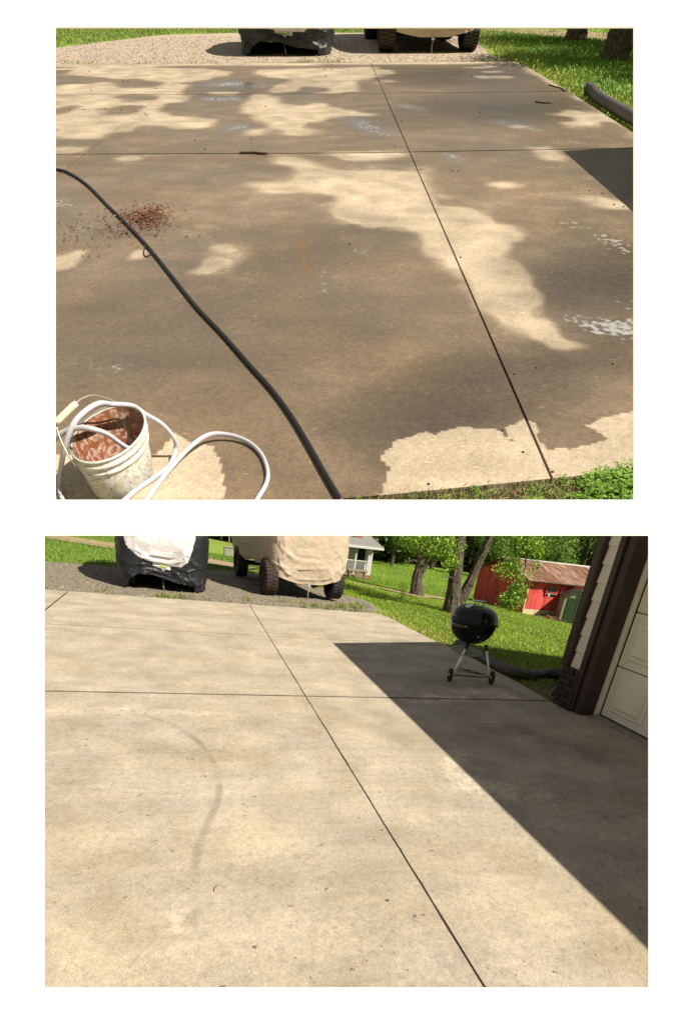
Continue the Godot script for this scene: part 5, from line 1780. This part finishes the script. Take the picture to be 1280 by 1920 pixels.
func upper_ground() -> void:
	var g := structure(UP, "upper_ground")
	var st := tool()
	flat_sheet(st, [-16, 2.62, 16, 2.62, 19, 50, -19, 50], -0.075)
	part(st, "lawn", M.ground, g)
	var sl := structure(UP, "soil_strip")
	var ss := tool()
	flat_sheet(ss, [-1.0, 2.58, 0.273, 2.78, 1.688, 3.03, 3.0, 3.26, 3.0, 2.6], -0.016)
	part(ss, "soil", M.dirt, sl)
	var gp := structure(UP, "upper_gravel_pad")
	var gs := tool()
	flat_sheet(gs, [-15, 24.4, -8.5, 25.0, 0.2, 25.6, 5.0, 25.9, 5.27, 26.8, 4.82, 29.6, 5.1, 34.0, 5.5, 36.5, 2.0, 39.0, -4.76, 38.9, -7.9, 37.6, -10.5, 31.7, -15, 28], -0.05)
	part(gs, "gravel_bed", M.gravel_pale, gp)
	var st2 := tool()
	lathe(st2, [Vector2(0.001, 0.55), Vector2(0.6, 0.45), Vector2(1.0, 0.0), Vector2(0.001, -0.2)], 6)
	st2.generate_normals()
	var stone := st2.commit()
	var r := RandomNumberGenerator.new(); r.seed = 50
	var w := []; var c := []
	for i in 9000:
		var f := 25.9 + r.randf() ** 1.3 * 11.0
		var x := r.randf_range(-11.0, 5.2)
		if f < 25.6 + 0.5 * smoothstep(-9.0, 5.0, x) or f - 26.0 > 6.0 + (x + 10.5) * 1.6:
			continue
		var b := Basis(Vector3.UP, r.randf() * PI2).scaled(Vector3(r.randf_range(0.7, 1.4), r.randf_range(0.3, 0.5), r.randf_range(0.8, 1.5)) * r.randf_range(0.014, 0.036))
		w.append(Transform3D(b, P(x, -0.048, f)))
		var v := r.randf_range(0.16, 0.42)
		c.append(Color(v * 1.12, v * 0.92, v * 0.74))
	stuff_root(UP, "gravel", stone, M.stone, w, c, "pale gravel stones beyond the wet driveway", "gravel")
	var dp := structure(UP, "upper_dirt_path")
	var ds := tool()
	flat_sheet(ds, [5.3, 38.2, 8.0, 36.6, 11.6, 33.6, 15.0, 32.0, 15.0, 37.5, 12.0, 38.6, 9.0, 41.5, 5.4, 41.5], -0.055)
	part(ds, "bare_earth", M.dirt, dp)

func upper_driveway() -> void:
	var d := structure(UP, "wet_driveway")
	var bed := tool(true)
	slab(bed, [Vector2(-14, 2.66), Vector2(1.6, 2.98), Vector2(4.85, 3.5), Vector2(5.1, 20), Vector2(5.05, 25.9), Vector2(-14, 24.6)], -0.014, 0.04, UP_RECT, 1.2)
	part(bed, "joint_filler", M.joint, d)
	var h3 := [-4.53, 12.23, 0.09, 12.33, 4.62, 12.72]
	var h2 := [-6.56, 18.84, 0.13, 19.06, 5.58, 19.47]
	var he := [-8.53, 25.25, 0.18, 25.89, 5.15, 26.12]
	var front := [-1.006, 2.6, 0.273, 2.798, 1.688, 3.044]
	var rows := [front, h3, h2, he]
	var xl := func(f: float) -> float: return -3.85 - 0.018 * f
	var xr := func(f: float) -> float: return 1.249 - 0.0202 * f
	var gx := 0.009
	var gf := 0.03
	for i in 3:
		for cidx in 3:
			var n := 12
			var lower := []
			var upper := []
			for e in 2:
				var row = rows[i + e]
				var s := gf if e == 0 else -gf
				if (i == 0 and e == 0) or (i == 2 and e == 1):
					s = 0.0
				var x0 := -14.0
				var x1 := 5.05
				var f0 := fline(row, -4.1)
				var f1 := fline(row, 1.0)
				if cidx == 0:
					x1 = xl.call(f0) - 2.0 * gx
				elif cidx == 1:
					x0 = xl.call(f0) + gx; x1 = xr.call(f1) - gx
				else:
					x0 = xr.call(f1) + gx
					x1 = [4.88, 5.0, 5.16, 5.12][i + e]
				for k in n + 1:
					var x := lerpf(x0, x1, k / float(n))
					var v := Vector2(x, fline(row, x) + s)
					if i == 0 and e == 0:
						v.y = maxf(v.y, 2.66)
					(lower if e == 0 else upper).append(v)
			var poly := lower.duplicate()
			if cidx == 2 and i == 2:
				poly.append(Vector2(5.19, 24.6))
				upper[n] = Vector2(5.05, 26.05)
			upper.reverse()
			poly.append_array(upper)
			var st := tool(true)
			slab(st, poly, 0.0, 0.06, UP_RECT, 1.2)
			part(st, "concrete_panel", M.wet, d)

func upper_vehicles() -> void:
	var a := black_covered_vehicle(UP, Vector3.ZERO, "foot of a black covered vehicle on the gravel behind the wet driveway")
	a.transform = UP * Transform3D(Basis().scaled(Vector3(1.87, 1.0, 1.9)), P(-2.02, -0.045, 31.3))
	var b := tan_covered_truck(UP, Vector3.ZERO, 0.0, "tyres and lowest folds of the tan covered truck behind the wet driveway")
	b.transform = UP * Transform3D(Basis(Vector3.UP, 0.06).scaled(Vector3(1.87, 0.98, 1.95)), P(2.68, -0.045, 33.9))

func upper_trees() -> void:
	var green := [Color(0.09, 0.18, 0.015), Color(0.22, 0.33, 0.04)]
	var spots := [[9.0, 34.6, 0.42, "dark tree trunk standing on the lawn nearer the path, behind the wet driveway"], [8.45, 27.2, 0.46, "broad dark tree trunk nearest the drain pipe beside the wet driveway"]]
	for i in 2:
		var w: float = spots[i][2]
		var limbs := [["trunk", [Vector3(0, -0.1, 0), Vector3(-0.02, 0.06, 0), Vector3(0.0, 0.3, 0), Vector3(0.06, 0.9, 0), Vector3(0.0, 2.0, 0.1), Vector3(-0.2, 3.6, 0)], [w * 1.4, w * 1.1, w * 0.92, w * 0.85, w * 0.7, w * 0.3], 11],
			["limb", [Vector3(0.05, 1.2, 0), Vector3(0.7, 1.9, 0.4), Vector3(1.5, 2.6, 0.6)], [w * 0.5, w * 0.35, w * 0.12], 7]]
		var clumps := [[Vector3(0.6, 3.0, 0.3), Vector3(2.8, 0.8, 3.2), 620], [Vector3(3.2, 2.8, 1.6), Vector3(2.4, 0.7, 2.6), 460], [Vector3(2.2, 2.6, 4.6), Vector3(1.9, 0.5, 1.8), 260]]
		grow_tree(UP, "tree", spots[i][3], P(spots[i][0], -0.075, spots[i][1]), limbs, clumps, M.sprig, 2.3, green, 301 + i)

func upper_garage() -> void:
	# the corner of the garage that shades the slab, just past the opening's edge
	var t := thing(UP, "garage_corner", "low dark garage corner whose eave throws the black shadow on the wet slab", "garage", Vector3.ZERO)
	var w := tool(true)
	box(w, P(7.2, 0.45, 7.6), Vector3(3.4, 1.05, 9.0))
	part(w, "wall", M.siding, t)
	var rf := tool(true)
	var a := P(4.41, 1.1, 12.46); var b := P(4.41, 1.1, 3.4); var c := P(9.4, 1.75, 3.4); var d := P(9.4, 1.75, 13.6)
	var dn := Vector3(0, -0.08, 0)
	quad(rf, a, b, c, d, Vector3.UP)
	quad(rf, a + dn, b + dn, c + dn, d + dn, Vector3.DOWN)
	quad(rf, a, b, b + dn, a + dn, Vector3(-1, 0, 0))
	quad(rf, a, d, d + dn, a + dn, Vector3(0, 0, -1))
	quad(rf, b, c, c + dn, b + dn, Vector3(0, 0, 1))
	part(rf, "roof", M.brown_trim, t)

# a point of the bucket's side: an between 0 and TAU, t from the foot (0) to the rim (1)
func pail(an: float, t: float, q: float) -> Vector3:
	var x := 0.179 * cos(an); var f := 0.265 * sin(an)
	var c := cos(-0.23); var s := sin(-0.23)
	var v := Vector2(c * x - s * f, s * x + c * f)
	var k := lerpf(0.86, 1.0, t) * q
	var y := t * (0.229 + (-0.012 * v.x + 0.098 * v.y) * k)
	return P(-1.284 + v.x * k - 0.012 * t, y + 0.002, 2.947 + v.y * k + 0.05 * t)

func pail_skin(prof: Array, m: Material, parent: Node, called: String, inside: bool) -> void:
	# prof: [t, radius factor]
	var st := tool()
	var n := 72
	for i in prof.size() - 1:
		for k in n:
			var a0 := PI2 * k / n; var a1 := PI2 * (k + 1) / n
			var p := pail(a0, prof[i][0], prof[i][1]); var q := pail(a1, prof[i][0], prof[i][1])
			var r := pail(a1, prof[i + 1][0], prof[i + 1][1]); var s := pail(a0, prof[i + 1][0], prof[i + 1][1])
			var mid := (p + q + r + s) * 0.25 - P(-1.29, 0.1, 2.96)
			mid.y = 0.0
			var dt: float = prof[i + 1][0] - prof[i][0]
			var o := mid.normalized() * (1.0 if not inside else -1.0) + Vector3(0, 0.02 if absf(dt) > 0.001 else 3.0, 0)
			quad(st, p, q, r, s, o)
	part(st, called, m, parent)

func bucket_and_hoses() -> void:
	var t := thing(UP, "bucket", "battered white plastic bucket coated inside with reddish mud, wire handle flung back", "bucket", Vector3.ZERO)
	pail_skin([[0.0, 0.97], [0.02, 1.0], [0.6, 1.0], [0.64, 1.005], [0.66, 1.04], [0.71, 1.045], [0.73, 1.01], [0.8, 1.01], [0.82, 1.05], [0.87, 1.05], [0.89, 1.012], [0.96, 1.012]], M.pail, t, "body", false)
	pail_skin([[0.95, 1.012], [0.96, 1.035], [0.99, 1.04], [1.0, 1.02], [1.0, 0.985], [0.97, 0.965]], M.white_paint, t, "rim", false)
	pail_skin([[0.975, 0.967], [0.6, 0.965], [0.1, 0.965], [0.06, 0.94]], M.mud, t, "mud_coat", true)
	var fl := tool()
	for k in 48:
		quad(fl, pail(0, 0.07, 0.0), pail(PI2 * k / 48, 0.07, 0.95), pail(PI2 * (k + 1) / 48, 0.07, 0.95), pail(0, 0.07, 0.0), Vector3.UP)
	part(fl, "mud_bottom", M.mud, t)
	var bl := tool()
	tube(bl, smooth_path([P(-1.263, 0.225, 3.22), P(-1.27, 0.285, 3.2), P(-1.33, 0.37, 3.08), P(-1.37, 0.388, 3.0), P(-1.387, 0.386, 2.95)], 0.01), 0.0038, 6)
	tube(bl, smooth_path([P(-1.48, 0.342, 2.85), P(-1.483, 0.325, 2.84), P(-1.47, 0.29, 2.8), P(-1.44, 0.225, 2.75), P(-1.425, 0.17, 2.75)], 0.01), 0.0038, 6)
	var bo := part(bl, "bail", M.wire, t)
	var gp := tool()
	tube(gp, [P(-1.385, 0.387, 2.952), P(-1.40, 0.38, 2.937), P(-1.47, 0.346, 2.86), P(-1.482, 0.341, 2.848)], [0.012, 0.0155, 0.0155, 0.017], 14)
	part(gp, "grip", M.grip, bo)
	# clear vinyl hose: from the mud, out over the rim, off to one side, round the bucket and away in a loop
	var h := thing(UP, "clear_hose", "translucent white vinyl hose looping out of the bucket and over the concrete", "hose", Vector3.ZERO)
	var hr := 0.0128
	var s1 := tool()
	tube(s1, smooth_path([P(-1.15, 0.08, 3.05), P(-1.209, 0.175, 2.95), P(-1.262, 0.262, 2.9), P(-1.315, 0.312, 2.85), P(-1.385, 0.315, 2.85), P(-1.452, 0.3, 2.85), P(-1.53, 0.26, 2.85), P(-1.7, 0.1, 2.9), P(-1.9, 0.02, 2.95)], 0.012), hr, 16)
	part(s1, "inlet_end", M.vinyl, h)
	var s2 := tool()
	tube(s2, smooth_path([P(-1.5, hr, 2.62), P(-1.585, hr, 2.76), P(-1.6, 0.05, 2.85), P(-1.49, 0.212, 2.8), P(-1.405, 0.325, 2.85), P(-1.352, 0.352, 2.95), P(-1.31, 0.345, 3.05), P(-1.285, 0.3, 3.15), P(-1.2, 0.262, 3.22), P(-1.135, 0.228, 3.2), P(-1.059, 0.178, 3.2), P(-1.01, 0.1, 3.2), P(-1.02, 0.04, 3.19), P(-1.04, hr, 3.08), P(-1.1, hr, 2.945), P(-1.168, hr, 2.835), P(-1.21, hr, 2.74), P(-1.25, hr, 2.64)], 0.012), hr, 16)
	part(s2, "coil", M.vinyl, h)
	var c3 := pairs([-1.11, 2.673, -1.095, 2.74, -1.072, 2.863, -1.018, 3.032, -0.936, 3.225, -0.842, 3.359, -0.73, 3.392, -0.608, 3.339, -0.514, 3.206, -0.46, 3.026, -0.454, 2.885, -0.487, 2.74, -0.502, 2.683], hr)
	for i in range(3, 8):
		c3[i].y = hr + [0.012, 0.03, 0.035, 0.02, 0.006][i - 3]
	var s3 := tool()
	var path3 := smooth_path(c3, 0.012)
	tube(s3, path3, hr, 16)
	var lo := part(s3, "loop", M.vinyl, h)
	var ink := tool(true)          # faint line of small printed marks along the loop
	for i in range(int(path3.size() * 0.62), int(path3.size() * 0.8)):
		if i % 2 == 0:
			var p: Vector3 = path3[i]
			var d: Vector3 = (path3[i + 1] - p).normalized()
			var up := (Vector3(-0.1, 0.8, 0.5) - d * d.dot(Vector3(-0.1, 0.8, 0.5))).normalized()
			box(ink, p + up * hr, Vector3(0.007 if i % 4 == 0 else 0.004, 0.001, 0.005), Basis(d, up, d.cross(up)))
	part(ink, "printed_marks", M.print_ink, lo)
	# the black pressure hose right across the slab
	var k := thing(UP, "pressure_hose", "long black pressure hose snaking diagonally across the wet concrete", "hose", Vector3.ZERO)
	var bp := pairs([-4.594, 11.314, -4.175, 11.065, -3.906, 10.826, -3.443, 10.095, -2.884, 8.997, -2.468, 8.183, -2.1, 7.438, -1.855, 6.907, -1.588, 6.309, -1.282, 5.63, -0.973, 5.015, -0.704, 4.45, -0.516, 4.06, -0.365, 3.697, -0.227, 3.301, -0.138, 3.026, -0.063, 2.803, -0.026, 2.698], 0.0155)
	var bs := tool()
	var path := smooth_path(bp, 0.05)
	tube(bs, path, 0.0145, 14)
	part(bs, "hose", M.hose_black, k)
	var st := tool()
	tube(st, smooth_path([P(-2.08, 0.03, 7.38), P(-2.075, 0.01, 7.2), P(-2.02, 0.008, 7.06), P(-1.93, 0.03, 7.08)], 0.03), 0.005, 6)
	part(st, "tie_loop", M.hose_black, k)

func upper_small() -> void:
	var pp := thing(UP, "drain_pipe", "grey drain pipe with a crumpled open end lying at the wet slab's edge", "drain pipe", Vector3.ZERO)
	var a := pairs([5.469, 18.846, 5.401, 18.259, 5.306, 17.251, 5.27, 16.137, 5.253, 14.795, 5.228, 13.439], 0.075)
	corrugated(a.slice(1), 0.083, 0.09, M.pipe_grey, pp, "pipe")
	var en := tool()
	var epts := [a[0] + Vector3(-0.1, -0.02, -0.1), a[0], a[1] + Vector3(0.02, 0, 0.1)]
	var n := FastNoiseLite.new(); n.frequency = 1.2; n.seed = 3
	tube(en, smooth_path(epts, 0.05), 0.088, 18, false, func(i: int, an: float, r: float) -> float: return r * (1.02 + 0.35 * n.get_noise_2d(i * 0.7, cos(an) * 2.0 + sin(an))))
	part(en, "torn_end", M.pipe_grey, pp)
	var lit := func(path: Array, rad, called: String, label: String, cat: String, c: Color) -> void:
		var st := tool()
		tube(st, smooth_path(path, 0.08), rad, 7)
		var o := part(st, called, mat(c, 0.9), self)
		o.transform = UP
		o.set_meta("label", label); o.set_meta("category", cat)
	lit.call(pairs([-1.656, 12.239, -1.45, 12.259, -1.336, 12.198, -1.22, 12.198], 0.012), 0.015, "stick", "dark reddish stick lying on the cross joint of the wet slab", "stick", lin(0.05, 0.02, 0.012))
	lit.call(pairs([4.923, 20.518, 4.992, 20.124, 5.076, 19.932, 5.049, 19.375], 0.01), 0.01, "twig", "crooked thin twig near the wet slab's pale edge, closer to the pipe's open end", "twig", lin(0.06, 0.035, 0.02))
	lit.call(pairs([4.037, 17.704, 4.176, 17.55, 4.345, 17.55], 0.01), 0.01, "twig", "straight thin twig on dark wet concrete beyond the pipe", "twig", lin(0.06, 0.035, 0.02))
	# leaf litter beside the hose
	var r := RandomNumberGenerator.new(); r.seed = 41
	var lf := tool(true)
	tri(lf, Vector3(-1, 0, 0), Vector3(0, 0.25, 0.4), Vector3(1, 0.1, 0))
	tri(lf, Vector3(-1, 0, 0), Vector3(1, 0.1, 0), Vector3(0, 0.3, -0.4))
	lf.generate_normals()
	var lm := lf.commit()
	var w := []; var c := []
	for i in 1500:
		var p := Vector2(r.randfn() * 0.14, r.randfn() * 0.3)
		if i % 4 == 0:
			p = Vector2(r.randfn() * 0.3 - 0.35 * r.randf(), r.randfn() * 0.3 - 0.7 * r.randf())
		w.append(Transform3D(Basis(Vector3.UP, r.randf() * PI2) * Basis(Vector3(1, 0, 0.3).normalized(), r.randfn() * 0.2).scaled(Vector3.ONE * (0.006 + 0.024 * r.randf() ** 2.0)), P(-2.33 + p.x - 0.12 * p.y, 0.004 + 0.012 * r.randf() * maxf(0.0, 1.0 - p.length() * 1.6), 8.55 + p.y)))
		var k := r.randf()
		c.append(Color(0.15, 0.042, 0.024).lerp(Color(0.34, 0.17, 0.09), k * k) * r.randf_range(0.4, 1.1))
	stuff_root(UP, "leaf_litter", lm, M.debris, w, c, "swept patch of small reddish brown leaves beside the black hose", "leaf litter")
	w = []; c = []
	for i in 90:
		var q: Array = [[-3.3, 8.2], [-3.1, 7.6], [-2.7, 7.3], [-3.6, 7.7]][i % 4]
		w.append(Transform3D(Basis(Vector3.UP, r.randf() * PI2).scaled(Vector3.ONE * r.randf_range(0.009, 0.025)), P(q[0] + r.randfn() * 0.16, 0.006, q[1] + r.randfn() * 0.16)))
		c.append(Color(0.11, 0.04, 0.025) * r.randf_range(0.5, 1.3))
	stuff_root(UP, "leaf_scatter", lm, M.debris, w, c, "sparse dark leaves strewn between the hose and the opening's edge on the wet slab", "leaf litter")
	# dark droppings, one by one
	var nut := tool()
	lathe(nut, [Vector2(0.001, 1.4), Vector2(0.6, 1.2), Vector2(1.0, 0.6), Vector2(0.8, 0.0), Vector2(0.001, 0.0)], 9)
	nut.generate_normals()
	var nm := nut.commit()
	var dm := mat(lin(0.02, 0.014, 0.012), 0.6)
	var at := pairs([-7.01, 23.328, -5.612, 21.348, -5.491, 21.348, -4.519, 19.932, -5.938, 19.558, -5.607, 16.678, -5.315, 16.678, -4.91, 16.748, -4.568, 16.678, -4.193, 16.403, -3.966, 16.137, -3.883, 15.942, -2.539, 13.391, -2.253, 12.618, -0.609, 23.842, -0.401, 23.842, 0.059, 23.712, -0.533, 22.357, 0.767, 21.786, -1.671, 17.104, -1.607, 13.487, 1.033, 15.26, 0.788, 12.838, 0.987, 12.838, 3.282, 22.357, 2.669, 16.336, 3.176, 9.859, 3.312, 9.716, 3.297, 9.15, 3.385, 9.048, 1.068, 11.1, 1.513, 11.03, 1.597, 11.03, 1.156, 7.06, 1.077, 3.25, 1.208, 3.026, 0.47, 2.896, 0.994, 3.513, 1.219, 4.342, 1.399, 4.45, 1.98, 4.515, 0.034, 7.514], 0.0)
	for i in at.size():
		var f: float = -at[i].z
		var s := 0.006 + 0.00055 * f
		var o := again(nm, "pebble", dm, self, UP * Transform3D(Basis(Vector3.UP, i * 1.3).scaled(Vector3(s * 1.2, s * 0.55, s * 1.4)), at[i]))
		o.set_meta("label", "one of the small black pebbles scattered singly over the wet driveway")
		o.set_meta("category", "pebble")
		o.set_meta("group", "black pebbles on the wet driveway")

func upper_grass() -> void:
	var r := RandomNumberGenerator.new(); r.seed = 61
	var tuft := tuft_mesh(9, 0.065, 0.016, 3, 0.09)
	var w := []; var c := []
	for i in 60000:
		var f := 12.0 + r.randf() ** 1.2 * 32.0
		var x := 5.0 + r.randf() ** 1.2 * 12.0
		var ed := x - 5.17
		if f > 26.0 and f < 37.0 and x < 5.2 + (f - 26.0) * 0.02:
			continue
		if f > 34.0 and f > 52.0 - 1.28 * x - 4.5 and f < 58.0 - 1.28 * x and r.randf() < 0.92:
			continue
		if ed < 0.02 + 0.05 * r.randf():
			continue
		w.append(spot(P(x, -0.07, f), r.randf_range(0.7, 1.35), r, 0.25))
		var yel := smoothstep(1.7, 0.0, ed + 0.35 * sin(f * 1.3)) * 0.85
		var k := Color(0.07, 0.17, 0.007).lerp(Color(0.22, 0.38, 0.02), r.randf())
		c.append(k.lerp(Color(0.42, 0.4, 0.07), yel * r.randf()))
	stuff_root(UP, "lawn_grass", tuft, M.grass, w, c, "green lawn grass with yellow weedy verge beside the wet slab and pipe", "grass")
	w = []; c = []
	for i in 9000:
		var f := 29.0 + r.randf() * 18.0
		var x := r.randf_range(-16.0, 5.5)
		var b := 31.7 + (x + 10.5) * 2.3
		if f < minf(b, 38.9 - (0.0 if x < -4.7 else (x + 4.7) * 0.0)) and x > -14.0:
			continue
		w.append(spot(P(x, -0.07, f), r.randf_range(0.8, 1.5), r, 0.25))
		c.append(Color(0.07, 0.14, 0.012).lerp(Color(0.24, 0.29, 0.05), r.randf()))
	stuff_root(UP, "field_grass", tuft, M.grass, w, c, "sunlit grass bordering the pale gravel beyond the wet driveway", "grass")
	w = []; c = []
	for q in [[-0.9, 26.4, 16], [-1.3, 26.3, 12], [-4.3, 26.0, 6], [-0.5, 26.5, 8], [1.0, 26.4, 5], [2.0, 26.4, 6], [3.1, 26.5, 9], [4.0, 26.4, 10], [4.7, 26.6, 16], [4.9, 28.0, 18], [4.6, 27.2, 10], [-8.0, 25.6, 9], [-6.0, 25.7, 6]]:
		for i in q[2]:
			w.append(spot(P(q[0] + r.randfn() * 0.3, -0.06, maxf(26.12, q[1] + r.randfn() * 0.15)), r.randf_range(0.6, 1.5), r, 0.3))
			c.append(Color(0.11, 0.2, 0.02).lerp(Color(0.3, 0.32, 0.06), r.randf()))
	stuff_root(UP, "slab_weeds", tuft, M.grass, w, c, "weeds sprouting along the far edge of the wet driveway", "weeds")
	# the planted strip at the near edge: clover, grass and dry thatch
	var clover := clover_mesh(9)
	w = []; c = []
	for i in 1300:
		var x := r.randf() ** 0.6 * 2.5
		var fe := fline([-1.006, 2.6, 0.273, 2.798, 1.688, 3.044], x)
		var f := fe - 0.012 - r.randf() * 0.32
		if x < 1.35 and r.randf() < 0.88 - 0.25 * x:
			continue
		if x > 0.75 and x < 1.0 and r.randf() < 0.7:
			continue
		var s := r.randf_range(0.4, 0.8) * (0.5 + 0.5 * smoothstep(1.1, 1.7, x))
		w.append(spot(P(x, -0.016, maxf(f, 2.65)), s, r, 0.2))
		c.append(Color(0.06, 0.16, 0.01).lerp(Color(0.2, 0.36, 0.03), r.randf()))
	stuff_root(UP, "clover", clover, M.grass, w, c, "bright clover and weeds along the near edge of the wet slab", "clover")
	w = []; c = []
	var thatch := tuft_mesh(7, 0.026, 0.005, 13, 0.02)
	for i in 2600:
		var x := r.randf_range(-0.2, 2.5)
		var fe := fline([-1.006, 2.6, 0.273, 2.798, 1.688, 3.044], x)
		w.append(spot(P(x, -0.018, maxf(2.64, fe - 0.01 - r.randf() * 0.3)), r.randf_range(0.6, 1.3), r, 0.5))
		c.append(Color(0.28, 0.2, 0.1).lerp(Color(0.1, 0.16, 0.02), r.randf()) * r.randf_range(0.5, 1.2))
	stuff_root(UP, "thatch", thatch, M.grass, w, c, "dry brown thatch and short grass under the clover at the wet slab's near edge", "grass")
